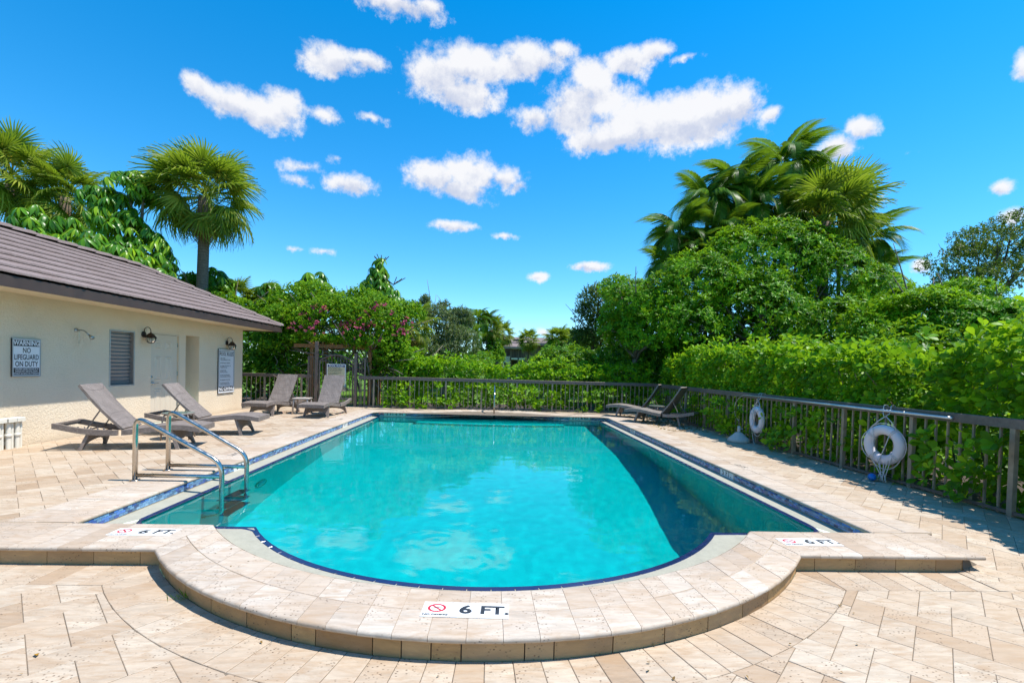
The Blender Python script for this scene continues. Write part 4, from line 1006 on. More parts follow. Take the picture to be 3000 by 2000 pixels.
def lounger(label, loc, rz, back=52, mat=None, group='wicker sun loungers around the pool', blen=0.80, wd=0.31):
    mat = mat or M_WICK
    T = thing('sun_lounger', label, 'sun lounger', (*loc, 0), rz, group)
    P = np.array(PRO); xs_ = np.linspace(0.88, -0.90, 34); zs_ = np.interp(-xs_, -P[:,0], P[:,1])
    zs_ = np.convolve(np.r_[[zs_[0]]*2, zs_, [zs_[-1]]*2], np.ones(5)/5, 'valid')
    def slab(x0, x1, y0, y1, th, crown=0.006, inset=0.0):
        bb = MB(); q = [(x, z) for x, z in zip(xs_, zs_) if x1-1e-6 <= x <= x0+1e-6]
        ys = np.linspace(y0, y1, 7); R_ = []
        for x, z in q:
            ring = [(x, y, z-inset+crown*(1-((2*(y-y0)/(y1-y0)-1)**4))) for y in ys] + [(x, y1, z-th), (x, y0, z-th)]
            R_.append(ring)
        bb.sheet(R_, closed=True); n = len(R_[0]); bb.f.append(tuple(range(n-1,-1,-1))); bb.f.append(tuple(len(bb.v)-n+k for k in range(n))); return bb
    slab(0.88, -0.10, -wd, wd, 0.075).obj('seat', mat, T, angle=45)
    for s in (-1, 1): slab(-0.10, -0.90, *( (s*wd, s*(wd-0.05)) if s < 0 else (wd-0.05, wd) ), 0.075, 0.0).obj('side_rail', mat, T, angle=45)
    MB().bar((-0.885, -wd+0.05, 0.345), (-0.885, wd-0.05, 0.345), 0.035, 0.055).obj('end_rail', mat, T)
    # backrest pivoting on the seat
    a = RAD(back); ca, sa = math.cos(a), math.sin(a); bb = MB(); R_ = []
    for u in np.linspace(0, 1, 14):
        L = u*blen; bow = 0.018*math.sin(PI*u)
        px, pz = -0.09-ca*L-sa*bow*0, 0.300+sa*L
        nx, nz = sa, ca
        off = -0.02*math.sin(PI*u)
        top_ = [(px+nx*(off+0.004*(1-(v*2-1)**4)), -wd+0.045+(2*wd-0.09)*v, pz+nz*(off+0.004*(1-(v*2-1)**4))) for v in np.linspace(0, 1, 7)]
        bot_ = [(px-nx*0.034+nx*off, y, pz-nz*0.034+nz*off) for y in (wd-0.045, -wd+0.045)]
        R_.append(top_+bot_)
    bb.sheet(R_, closed=True); n = len(R_[0]); bb.f += [tuple(range(n)), tuple(len(bb.v)-1-k for k in range(n))]
    bb.obj('backrest', mat, T, angle=45)
    hx, hz = -0.09-ca*0.40-sa*0.03, 0.30+sa*0.40-ca*0.03
    bb = MB()
    for s in (-1, 1): bb.tube([(hx, s*(wd-0.10), hz), (hx-0.18, s*(wd-0.09), 0.275)], 0.010, 8)
    bb.tube([(hx-0.18, -wd+0.06, 0.275), (hx-0.18, wd-0.06, 0.275)], 0.010, 8); bb.obj('support', M_FRM, T)
    for s in (-1, 1):
        bb = MB(); bb.bar((-0.25, s*(wd-0.065), 0.262), (-0.76, s*(wd-0.065), 0.30), 0.012, 0.022)
        for k in range(6): x = -0.32-k*0.075; bb.tube([(x, s*(wd-0.065), 0.27+0.06*k*0.075), (x-0.012, s*(wd-0.065), 0.308+0.06*k*0.075)], 0.009, 6)
        bb.obj('ratchet', M_FRM, T)
    # leg panels with an arched skirt
    for x, lean in ((0.50, 0.11), (-0.50, -0.09)):
        z0 = float(np.interp(-x, -P[:,0], P[:,1]))-0.07
        ys = np.linspace(-wd+0.03, wd-0.03, 25); lo, hi = [], []
        for y in ys:
            e = abs(y)/(wd-0.03); zb = 0.0 if e > 0.86 else 0.135*math.sqrt(max(0, 1-(e/0.86)**2))**0.6+0.0
            spl = 1+0.10*(1-zb/z0); lo.append((x+lean*(1-zb/z0)*0.9, y*spl, zb)); hi.append((x, y, z0))
        bb = MB()
        for dx in (0.022, -0.022): bb.sheet([[(px+dx, y, z) for px, y, z in lo], [(px+dx, y, z) for px, y, z in hi]])
        bb.sheet([[(px+0.022, y, z) for px, y, z in lo], [(px-0.022, y, z) for px, y, z in lo]])
        for k in (0, -1): bb.add([(lo[k][0]+.022, lo[k][1], lo[k][2]), (lo[k][0]-.022, lo[k][1], lo[k][2]), (hi[k][0]-.022, hi[k][1], hi[k][2]), (hi[k][0]+.022, hi[k][1], hi[k][2])], [(0,1,2,3)])
        bb.obj('leg_panel', mat, T)
    return T
def feet(front, back):     # middle of the front feet and of the back feet -> place and heading
    f, k = np.array(front), np.array(back); d = f-k; return tuple((f+k)/2), math.atan2(d[1], d[0])
lounger('brown wicker lounger nearest the pool ladder, backrest raised', *feet((-4.62, 7.26), (-5.72, 7.02)), back=50)
lounger('brown wicker lounger in front of the house door, backrest raised', *feet((-4.42, 8.66), (-5.55, 8.50)), back=46)
lounger('taupe wicker lounger beside the house corner, foot towards the pool', *feet((-5.50, 11.53), (-5.36, 12.62)), back=58)
lounger('taupe wicker lounger in front of the gate', *feet((-4.19, 11.46), (-4.12, 12.58)), back=60)
lounger('weathered grey lounger in deep shade by the far corner of the fence', *feet((3.80, 13.40), (4.62, 12.95)), back=56, mat=M_WICKD)
lounger('weathered grey lounger with striped backrest under the hedge, nearer one', *feet((3.90, 12.05), (4.72, 11.33)), back=55, mat=M_WICKD)
M_TGLASS = simple('green_frosted_glass', (0.10,0.17,0.13), 0.15, 0, 0.2, 5)
def side_table(label, x, y, rz, h=0.40, r=0.24, mat=None, wood=False):
    T = thing('side_table', label, 'side table', (x, y, 0), rz, 'small side tables between loungers')
    mat = mat or M_FRM
    for i in (0, 1):
        q = PI/2*i+PI/4; c, s = math.cos(q), math.sin(q)
        MB().tube(bend([(c*r*1.12, s*r*1.12, 0), (c*r, s*r, h), (-c*r, -s*r, h), (-c*r*1.12, -s*r*1.12, 0)], 0.06, 6), 0.012 if not wood else 0.022, 10).obj('leg', mat, T, smooth=True)
    if wood: MB().cbox(-r*0.85, r*0.85, -r*0.85, r*0.85, h+0.005, h+0.03, 0.006).obj('top', mat, T)
    else:
        bb = MB(); V_, F_ = torus(r*0.93, 0.011, 36, 8); bb.add([(a, c, e+h+0.014) for a, c, e in V_], F_); bb.obj('rim', mat, T, smooth=True)
        MB().lathe([(0.002,h+0.016),(r*0.92,h+0.016),(r*0.92,h+0.024),(0.002,h+0.024)], n=36, cap=False).obj('top', M_TGLASS, T)
side_table('round glass topped side table behind the pool ladder', -5.13, 7.93, 0.35)
side_table('square taupe side table between the two loungers by the gate', -4.83, 12.22, 0.1, 0.37, 0.23, simple('taupe_resin', (0.42,0.36,0.31), 0.5, 0, 0.06, 8), True)
side_table('round side table between the two shaded loungers', 4.38, 12.15, 0.4)

# ---------------------------------------------------------------- things on the right fence
M_RING = simple('white_vinyl', (0.66,0.60,0.62), 0.45, 0, 0.07, 5)
M_ROPE = simple('grey_white_rope', (0.60,0.56,0.54), 0.85, 0, 0.12, 120)
M_GALV = simple('galvanised_steel', (0.60,0.60,0.60), 0.35, 0.7, 0.10, 22)
M_BLUE = simple('blue_plastic', (0.01,0.16,0.50), 0.35, 0, 0.05)
def dangle(a, c, sag, n=12): return [tuple(np.array(a)*(1-u)+np.array(c)*u+np.array((0,0,-sag*4*u*(1-u)))) for u in np.linspace(0, 1, n)]
def life_ring(label, y, z, turn, loops):
    O = (FX-0.085, y, z); T = thing('life_ring', label, 'life ring', O, turn, 'white life rings hung on the right fence')
    R_, r = 0.19, 0.062
    V, F = torus(R_, r, 44, 14); V = [(v[2]*0.82, v[0], v[1]) for v in V]
    MB().add(V, F).obj('ring', M_RING, T, smooth=True)
    for k in range(4):
        q = RAD(38+90*k); c, s = math.cos(q), math.sin(q); n = 16
        for dq in (-0.05, 0.05):
            pts = [((r*0.82+0.003)*math.sin(2*PI*j/n), (R_+(r+0.003)*math.cos(2*PI*j/n))*math.cos(q+dq), (R_+(r+0.003)*math.cos(2*PI*j/n))*math.sin(q+dq)) for j in range(n)]
            MB().tube(pts, 0.005, 6, closed=True).obj('band', M_ROPE, T, smooth=True)
    for k in range(4):
        q0, q1 = RAD(38+90*k), RAD(128+90*k); m_ = (q0+q1)/2; RR_ = R_+r
        pts = [(0, (RR_+0.004+0.035*math.sin(PI*u)*(1 if k in (2,3) else 0.3))*math.cos(q0+(q1-q0)*u), (RR_+0.004+0.05*math.sin(PI*u)*(1 if k in (2,3) else 0.3))*math.sin(q0+(q1-q0)*u)) for u in np.linspace(0, 1, 12)]
        MB().tube(pts, 0.0055, 6).obj('grab_line', M_ROPE, T, smooth=True)
    top_ = (0.01, 0.0, 0.36)
    for s in (-1, 1): MB().tube([top_, (0.0, s*0.08, 0.295), (-0.02, s*0.16, 0.20)], 0.006, 6).obj('hanging_cord', M_ROPE, T, smooth=True)
    for pts in loops: MB().tube([tuple(p) for p in pts], 0.005, 6).obj('cord', M_ROPE, T, smooth=True)
    for yy in (-0.035, 0.055): MB().tube(bend([(0.11, yy, 0.47), (0.115, yy, 0.497), (0.045, yy, 0.497), (0.035, yy, 0.40), (0.0, yy*0.3, 0.365)], 0.02, 4), 0.005, 6).obj('hook', M_GALV, T, smooth=True)
    return T
lp = []
for k in range(6):
    a0 = (-0.055, 0.08-0.045*k+RNG.normal(0,0.01), -0.22+0.04*(k % 3)); lp.append(dangle(a0, (-0.05+RNG.normal(0,0.01), -0.03+RNG.normal(0,0.03), -0.455), -0.01, 8))
lp.append(dangle((-0.06, 0.10, 0.20), (-0.065, 0.085, -0.20), 0.0, 6)); lp.append(dangle((-0.06, -0.10, 0.12), (-0.065, 0.03, -0.24), 0.02, 8)); lp.append(dangle((-0.05, 0.03, -0.455), (-0.05, -0.08, -0.455), -0.12, 14))
life_ring('white life ring with tangled rope reaching the ground, nearer the camera', 5.70, 0.463, RAD(12), lp)
lp = [dangle((-0.06, 0.02, 0.20), (-0.065, 0.0, 0.19), 0.29, 14), dangle((-0.06, 0.05, 0.19), (-0.065, -0.03, 0.22), 0.20, 12), dangle((-0.02, 0.16, -0.2), (-0.04, -0.03, -0.455), 0.05, 12), dangle((-0.055, 0.1, 0.12), (-0.06, -0.06, 0.14), 0.16, 12)]
life_ring('white life ring half covered by hedge leaves above the umbrella base', 8.54, 0.463, RAD(-6), lp)
PO2 = (FX-0.05, 6.9, 0.9)
T = thing('rescue_pole', 'long silver rescue pole with hooked end along the fence rail', 'rescue pole', PO2)
MB(PO2).tube([(FX-0.055, 8.884, 0.898), (FX-0.055, 4.869, 0.888)], 0.0165, 12).obj('pole', M_GALV, T, smooth=True)
MB(PO2).tube(bend([(FX-0.055, 8.87, 0.898), (FX-0.055, 9.15, 0.898), (FX-0.06, 9.42, 0.70), (FX-0.06, 9.42, 0.48), (FX-0.05, 9.25, 0.36)], 0.16, 6), 0.006, 6).obj('hook', M_GALV, T, smooth=True)
T = thing('float_ball', 'small blue float lying on the walk under the life ring', 'float', (4.86, 5.74, 0.045)); T.rotation_euler = (0, PI/2, 0.9)
MB().lathe([(0.012,-0.075),(0.030,-0.062),(0.043,-0.03),(0.046,0.0),(0.043,0.03),(0.030,0.062),(0.012,0.075)], n=18).obj('float', M_BLUE, T, smooth=True)
MB().lathe([(0.006,0.07),(0.010,0.08),(0.010,0.10),(0.006,0.105)], n=10).obj('collar', M_ROPE, T, smooth=True)
T = thing('parasol_stand', 'grey white cast umbrella base standing by the fence', 'umbrella base', (4.80, 8.86, 0))
M_CAST = simple('cast_resin', (0.50,0.47,0.41), 0.75, 0, 0.12, 10, 0.2)
bb = MB(); R_ = []
for r, z in ((0.195,0.0),(0.205,0.02),(0.200,0.05),(0.165,0.085),(0.115,0.125),(0.075,0.165),(0.045,0.185)):
    R_.append([(r*(1+0.035*math.cos(6*q)*min(1, z*12))*math.cos(q), r*(1+0.035*math.cos(6*q)*min(1, z*12))*math.sin(q), z) for q in np.linspace(0, 2*PI, 49)[:-1]])
bb.sheet(R_, closed=True); bb.obj('foot', M_CAST, T, smooth=True)
MB().lathe([(0.030,0.17),(0.028,0.30),(0.020,0.302),(0.019,0.25)], n=16, cap=False).obj('sleeve', M_CAST, T, smooth=True)
MB().tube([(0.02,-0.01,0.25),(0.06,-0.03,0.25)], 0.008, 8).obj('knob', M_CAST, T)
# ---------------------------------------------------------------- planting
def leaf_tpl(L, Wd, n=3, fold=0.12, droop=0.15, ob=0.6):
    """one leaf along +x, midrib folded; ob: where it is widest"""
    V = [(0, 0, 0)]; F = []
    for i in range(1, n):
        u = i/n; wv = Wd/2*math.sin(PI*min(1, (u**(math.log(0.5)/math.log(ob)))))**0.8
        z = -droop*L*u*u; V += [(L*u, wv, z+fold*wv*2), (L*u, 0, z), (L*u, -wv, z+fold*wv*2)]
    V.append((L, 0, -droop*L)); t = len(V)-1
    F += [(0, 2, 1), (0, 3, 2)]
    for i in range(n-2):
        a, b_ = 1+3*i, 4+3*i
        F += [(a, a+1, b_+1), (a, b_+1, b_), (a+1, a+2, b_+2), (a+1, b_+2, b_+1)]
    a = 1+3*(n-2); F += [(a, a+1, t), (a+1, a+2, t)]
    return np.array(V), np.array(F)
def join(parts):
    V, F, k = [], [], 0
    for v, f in parts: V.append(v); F.append(f+k); k += len(v)
    return np.vstack(V), np.vstack(F)
def eul(rx, ry, rz):
    cx_, sx_, cy_, sy_, cz, sz = math.cos(rx), math.sin(rx), math.cos(ry), math.sin(ry), math.cos(rz), math.sin(rz)
    return np.array([[cz,-sz,0],[sz,cz,0],[0,0,1]]) @ np.array([[cy_,0,sy_],[0,1,0],[-sy_,0,cy_]]) @ np.array([[1,0,0],[0,cx_,-sx_],[0,sx_,cx_]])
def rosette(leaf, k, up, jit=0.25, stem=0.0):
    """k leaves round +z, raised by up radians"""
    out = []
    for i in range(k):
        R = eul(RNG.normal(0, jit), -(up+RNG.normal(0, jit)), 2*PI*i/k+RNG.normal(0, jit)); s = RNG.uniform(0.75, 1.15)
        out.append((leaf[0]*s @ R.T + np.array((0, 0, stem*RNG.uniform(-1, 0))), leaf[1]))
    return join(out)
def frames(D, roll=None):
    """rotation matrices whose +z is each row of D"""
    D = D/np.linalg.norm(D, axis=1, keepdims=True); n = len(D)
    A = np.tile(np.array([1.0, 0, 0]), (n, 1)); A[np.abs(D[:,0]) > 0.9] = (0, 1, 0)
    X = np.cross(A, D); X /= np.linalg.norm(X, axis=1, keepdims=True); Y = np.cross(D, X)
    q = RNG.uniform(0, 2*PI, n) if roll is None else roll; c, s = np.cos(q)[:,None], np.sin(q)[:,None]
    return np.stack([X*c+Y*s, -X*s+Y*c, D], axis=2)
def scatter(tpls, P, R, S):
    """instances of the templates joined into one vertex and face array"""
    Vs, Fs, k = [], [], 0; which = RNG.integers(0, len(tpls), len(P))
    for t, (v, f) in enumerate(tpls):
        m = which == t
        if not m.any(): continue
        W_ = np.einsum('nij,vj->nvi', R[m]*S[m][:,None,None], v)+P[m][:,None,:]
        n = len(W_); Fs.append((f[None]+(np.arange(n)*len(v))[:,None,None]+k).reshape(-1, 3)); Vs.append(W_.reshape(-1, 3)); k += n*len(v)
    return np.vstack(Vs), np.vstack(Fs)
def hash_noise(P, sc, seed=0.0):
    return np.array([noise.noise((p[0]*sc+seed, p[1]*sc-seed, p[2]*sc+2*seed)) for p in P])
def lobes(ell, n, shell=0.72, inner=0.22, gap=0.0, gsc=1.1, seed=0.0, lo=-0.6):
    """points and outward directions spread over a set of ellipsoid lobes (cx,cy,cz,rx,ry,rz)"""
    E = np.array(ell, float); vol = (E[:,3]*E[:,4]+E[:,4]*E[:,5]+E[:,3]*E[:,5]); pick = RNG.choice(len(E), n, p=vol/vol.sum())
    d = RNG.normal(size=(n, 3)); d /= np.linalg.norm(d, axis=1, keepdims=True); flip = d[:,2] < lo; d[flip, 2] *= -1
    e = E[pick]; r = np.where(RNG.random(n) < inner, RNG.uniform(0.3, shell, n), shell+(1.06-shell)*np.sqrt(RNG.random(n)))
    P = e[:,:3]+d*e[:,3:]*r[:,None]
    # lumps: push the shell in and out
    nz = hash_noise(P, gsc, seed); P = P+d*(e[:,3:].mean(1)*0.34*nz)[:,None]
    keep = nz > (-0.36+gap)
    # drop what is buried deep inside another lobe
    q = np.min(np.linalg.norm((P[:,None,:]-E[None,:,:3])/E[None,:,3:], axis=2), axis=1); keep &= (q > 0.5) | (RNG.random(n) < 0.25)
    nrm = d/e[:,3:]; nrm /= np.linalg.norm(nrm, axis=1, keepdims=True)
    return P[keep], nrm[keep]
def foliage(T, off, tpls, mats, P, D, S, nparts=0, pname='leaf_cluster', sname='crown', roll=None):
    """the clusters that show largest become parts of their own, the rest one joined part"""
    R = frames(D, roll); off = np.array(off)
    if nparts:
        dist = np.linalg.norm(P-CAMP, axis=1); vis = np.array([inframe(*p, m=0) for p in P]); face = ((CAMP-P)/dist[:,None]*D).sum(1)
        score = S/dist*np.where(vis, 1, 0.01)*np.where(face > -0.2, 1, 0.3); idx = np.argsort(-score)[:nparts]
        ms = [mesh(pname, v, f, mats) for v, f in tpls]
        for i in idx:
            o = link(pname, ms[int(RNG.integers(len(ms)))], T)
            M4 = np.eye(4); M4[:3,:3] = R[i]*S[i]; M4[:3,3] = P[i]-off; o.matrix_local = Matrix(M4)
        m = np.ones(len(P), bool); m[idx] = False; P, R, S = P[m], R[m], S[m]
    if len(P) == 0: return None
    V, F = scatter(tpls, P-off, R, S)
    return tag(link(sname, mesh(sname, V, F, mats), T), kind='stuff')
def limbs(T, off, base, tips, r0, r1, mat, wob=0.25, name='branch', trunk_to=None, tname='trunk'):
    """a tapered trunk and limbs from it towards the lobes"""
    base = np.array(base, float); tt = np.array(trunk_to, float)
    def path(a, c, n, w_):
        return [a*(1-u)+c*u+np.array([noise.noise((a[0]+u*2.3, c[1], 1.0)), noise.noise((a[1], u*2.1+c[0], 7.0)), 0])*w_*math.sin(PI*u) for u in np.linspace(0, 1, n)]
    MB(off).tube(path(base, tt, 8, wob), list(np.linspace(r0, r0*0.62, 8)), 9).obj(tname, mat, T, smooth=True)
    bb = MB(off)
    for c in tips:
        c = np.array(c, float); s = base*(1-0.8)+tt*0.8; bb.tube(path(s, c, 7, wob*2), list(np.linspace(r0*0.5, r1, 7)), 6)
        for _ in range(3):
            u = RNG.uniform(0.45, 0.9); m_ = s*(1-u)+c*u; e = c+RNG.normal(0, 0.5, 3); bb.tube(path(m_, e, 5, wob), list(np.linspace(r1*1.6, r1*0.5, 5)), 5)
    bb.obj(name, mat, T, smooth=True)
def bark_mat(name, c0, c1, sc=7):
    m, t, o = newmat(name); p = vmul(t, wpos(t), (1, 1, 0.35)); n = tex(t, sc, 6, 0.7, p, 0.5)
    pbr(t, o, t.mix(t.maprange(n, 0.3, 0.7), c0, c1), 0.9, 0, bump(t, n, 0.6, 0.02), 0.2); return m
M_BARK = bark_mat('grey_bark', (0.09,0.07,0.05), (0.27,0.23,0.18)); M_BARKB = bark_mat('dark_bark', (0.05,0.035,0.025), (0.15,0.115,0.085), 9)
M_CLU = leafmat('clusia_leaf', (0.055,0.165,0.004), (0.155,0.360,0.005), (0.36,0.54,0.010), 0.42, 0.42, (0.42,0.36,0.02))
M_PIT = leafmat('glossy_leaf', (0.032,0.125,0.004), (0.115,0.320,0.006), (0.28,0.51,0.010), 0.38, 0.45, (0.34,0.24,0.02))
M_BOU = leafmat('vine_leaf', (0.050,0.150,0.007), (0.140,0.320,0.008), (0.29,0.47,0.014), 0.42, 0.5, (0.40,0.26,0.05))
M_SHR = leafmat('shrub_leaf', (0.034,0.115,0.006), (0.095,0.255,0.008), (0.22,0.40,0.014), 0.36, 0.42)
M_OAK = leafmat('oak_leaf', (0.030,0.065,0.012), (0.068,0.115,0.024), (0.14,0.18,0.045), 0.25, 0.45)
M_SIL = leafmat('silver_leaf', (0.065,0.105,0.045), (0.14,0.185,0.085), (0.25,0.28,0.14), 0.25, 0.5, (0.42,0.28,0.02))
M_UMB = leafmat('umbrella_leaf', (0.035,0.130,0.010), (0.095,0.260,0.012), (0.30,0.46,0.012), 0.30, 0.32, (0.34,0.34,0.02), 0.3)
M_SAB = leafmat('fan_frond', (0.085,0.130,0.012), (0.19,0.245,0.022), (0.42,0.43,0.065), 0.36, 0.45, (0.34,0.27,0.06))
M_FEA = leafmat('feather_frond', (0.022,0.075,0.006), (0.055,0.155,0.010), (0.14,0.26,0.02), 0.32, 0.4, (0.30,0.15,0.02))
M_DEAD = leafmat('dry_frond', (0.16,0.085,0.03), (0.27,0.16,0.06), (0.40,0.25,0.10), 0.2, 0.7)
M_MAG = leafmat('bougainvillea_bract', (0.30,0.020,0.085), (0.46,0.045,0.16), (0.58,0.15,0.22), 0.35, 0.6)
M_SEED = leafmat('orange_seed', (0.30,0.14,0.01), (0.45,0.23,0.015), (0.55,0.32,0.03), 0.1, 0.6)
# ---- lawn and soil
def lawn_mat():
    m, t, o = newmat('lawn_turf'); p = wpos(t)
    n = t.math('ADD', t.math('MULTIPLY', tex(t, 60, 4, 0.7, p), 0.5), t.math('MULTIPLY', tex(t, 1.2, 3, 0.5, p), 0.5))
    pbr(t, o, t.mix(t.maprange(n, 0.35, 0.65), (0.05,0.115,0.012), (0.13,0.23,0.02)), 0.9, 0, bump(t, n, 0.6, 0.03), 0.2); return m
M_LAWN = lawn_mat(); M_SOIL = simple('dark_mulch', (0.055,0.036,0.022), 0.95, 0, 0.45, 14, 0.6)
g = MB()
for (x0, x1, y0, y1) in ((-9.0, 5.15, 14.85, 600), (5.15, 600, -60, 600), (-600, -9.0, -60, 600), (-9.0, 5.15, -60, -4.0)):
    g.add([(x0,y0,-0.06),(x1,y0,-0.06),(x1,y1,-0.06),(x0,y1,-0.06)], [(0,1,2,3)])
struct('ground', g.me('ground', M_LAWN), 'green lawn around the pool enclosure')
g = MB(); g.add([(5.14,-4,-0.045),(7.6,-4,-0.045),(7.6,17.5,-0.045),(5.14,17.5,-0.045)], [(0,1,2,3)]); g.add([(-3.4,14.81,-0.045),(5.14,14.81,-0.045),(5.14,17.4,-0.045),(-3.4,17.4,-0.045)], [(0,1,2,3)]); g.add([(-9.5,14.81,-0.045),(-6.0,14.81,-0.045),(-6.0,18.5,-0.045),(-9.5,18.5,-0.045)], [(0,1,2,3)])
struct('planting_bed', g.me('planting_bed', M_SOIL), 'dark mulch under the hedges')
blade = leaf_tpl(0.09, 0.007, 2, 0.0, 0.25, 0.5)
n_ = 9000; P = np.stack([RNG.uniform(-6.2, -2.6, n_), 14.9+RNG.random(n_)**1.4*8, np.full(n_, -0.06)], 1)
V, F = scatter([(blade[0] @ eul(0, -1.25, 0).T, blade[1])], P, frames(np.tile(np.array([0, 0, 1.0]), (n_, 1))+RNG.normal(0, 0.2, (n_, 3))), RNG.uniform(0.6, 1.5, n_))
tag(link('grass', mesh('grass', V, F, leafmat('grass_blade', (0.07,0.16,0.01), (0.14,0.28,0.015), (0.25,0.40,0.03), 0.4, 0.6))), 'short bright lawn grass beyond the gate', 'grass', kind='stuff')

# ---- hedges
cl_leaf = leaf_tpl(0.112, 0.060, 5, 0.06, 0.12, 0.70)
CL_T = [rosette(cl_leaf, k, u, 0.26, 0.07) for k, u in ((5, 0.75), (4, 0.55), (6, 0.9), (5, 0.35))]
def hedge(name, label, a, c, width, height, dens, nparts, S=1.0, face_out=1, tpls=None, mat=None, group=None, wild=0.16, mature=None):
    """clipped hedge from a to c; its face towards the pool lies on the line a-c"""
    a, c = np.array(a, float), np.array(c, float); L = np.hypot(*(c-a)); d = (c-a)/L; nrm = np.array([-d[1], d[0]])*face_out
    off = (*((a+c)/2), 0); T = thing(name, label, 'hedge', off, group=group)
    A_f, A_t = L*height(0.5), L*width; nf, nt = int(A_f*dens), int(A_t*dens); ni = int((nf+nt)*0.5)
    u = RNG.random(nf+nt+ni); hh = np.array([height(q) for q in u]); kind = np.r_[np.zeros(nf), np.ones(nt), np.full(ni, 2)]
    v = RNG.random(nf+nt+ni); lump = np.array([noise.noise((q*L*1.3, 0.5, 3.0+a[0])) for q in u])*wild; lump2 = np.array([noise.noise((q*L*2.9, h_*2.5, 1.0+a[1])) for q, h_ in zip(u, v*hh)])*wild*0.8
    z = np.where(kind == 0, v*hh, np.where(kind == 1, hh, v*hh)); w_ = np.where(kind == 0, 0.0, v*width); w_ = np.where(kind == 2, RNG.random(nf+nt+ni)*width*0.85+0.06, w_)
    z = np.where(kind == 1, z+lump+RNG.exponential(wild*0.32, len(z)), z); w_ = np.where(kind == 0, w_-lump2-np.abs(RNG.normal(0, 0.035, len(z))), w_)
    z = np.minimum(z, hh+lump+wild*1.6); z = np.maximum(z, 0.03)
    poke = (kind == 0) & (np.array([noise.noise((q*L*1.9, h_*2.2, 8.0+a[1])) for q, h_ in zip(u, v*hh)]) > -0.08) & (RNG.random(len(z)) < 0.7); w_ = np.where(poke, w_-RNG.uniform(0.10, 0.33, len(z)), w_)
    yy = a[1]+d[1]*u*L; ring_ = (np.abs(yy-5.70) < 0.36) | (np.abs(yy-8.54) < 0.30)
    w_ = np.where((kind == 0) & ((z > 0.74) | (ring_ & (z > 0.14))), np.maximum(w_, -0.03), w_)
    P = np.stack([a[0]+d[0]*u*L+nrm[0]*w_, a[1]+d[1]*u*L+nrm[1]*w_, z], 1)
    front = np.array([-nrm[0], -nrm[1], 0.55]); up = np.array([0, 0, 1.0])
    D = np.where((kind == 0)[:,None], front, up)+RNG.normal(0, 0.42, (len(P), 3))
    hole = hash_noise(P, 2.6, 5.0) < -0.33; low = (z < 0.12) & (RNG.random(len(P)) < 0.5)
    keep = ~((hole & (kind != 2)) | low); P, D = P[keep], D[keep]
    foliage(T, off, tpls or CL_T, mat or M_CLU, P, D, RNG.uniform(0.7, 1.15, len(P))*S, nparts, sname='foliage')
    bb = MB(off)
    for q in np.arange(0.2, L, 0.42):
        b0 = a+d*q+nrm*width*0.5
        for _ in range(4):
            e = RNG.normal(0, 0.22, 3); h_ = height(q/L); bb.tube([(b0[0], b0[1], -0.05), (b0[0]+e[0]*.5, b0[1]+e[1]*.5, h_*0.45), (b0[0]+e[0]*1.6, b0[1]+e[1]*1.6, h_*0.92)], [0.014, 0.010, 0.005], 5)
    bb.obj('stem', M_BARK, T); return T
hedge('clusia_hedge', 'bright green round leaved hedge along the right fence', (5.22, 14.2), (5.22, 1.6), 1.30, lambda u: 1.60+0.10*math.sin(u*7)+0.26*sstep((u-0.66)/0.16), 155, 300, 1.12, 1, group='clusia hedges', wild=0.30)
hedge('clusia_hedge', 'bright green round leaved hedge behind the far fence', (-3.3, 14.68), (5.1, 14.68), 1.1, lambda u: 1.32+0.07*math.sin(u*9)-0.16*math.exp(-((u-0.47)/0.05)**2), 130, 200, 1.08, 1, group='clusia hedges', wild=0.24)

# ---- broadleaf trees and shrubs
pit_leaf = leaf_tpl(0.15, 0.044, 3, 0.10, 0.18, 0.62); PIT_T = [rosette(pit_leaf, k, u, 0.24, 0.05) for k, u in ((9, 0.55), (8, 0.70), (10, 0.40), (8, 0.30))]
shr_leaf = leaf_tpl(0.10, 0.042, 3, 0.10, 0.2, 0.5); SHR_T = [rosette(shr_leaf, k, u, 0.45, 0.10) for k, u in ((7, 0.4), (6, 0.6), (8, 0.2))]
oak_leaf = leaf_tpl(0.085, 0.036, 2, 0.0, 0.1, 0.5); OAK_T = [rosette(oak_leaf, k, u, 0.8, 0.22) for k, u in ((11, 0.3), (10, 0.1), (12, 0.5))]
vin_leaf = leaf_tpl(0.075, 0.050, 3, 0.08, 0.25, 0.42); VIN_T = [rosette(vin_leaf, k, u, 0.7, 0.16) for k, u in ((8, 0.3), (9, 0.1), (7, 0.5))]
big_leaf = leaf_tpl(0.20, 0.17, 4, 0.05, 0.15, 0.55); GRAPE_T = [rosette(big_leaf, k, u, 0.5, 0.15) for k, u in ((4, 0.4), (5, 0.2))]
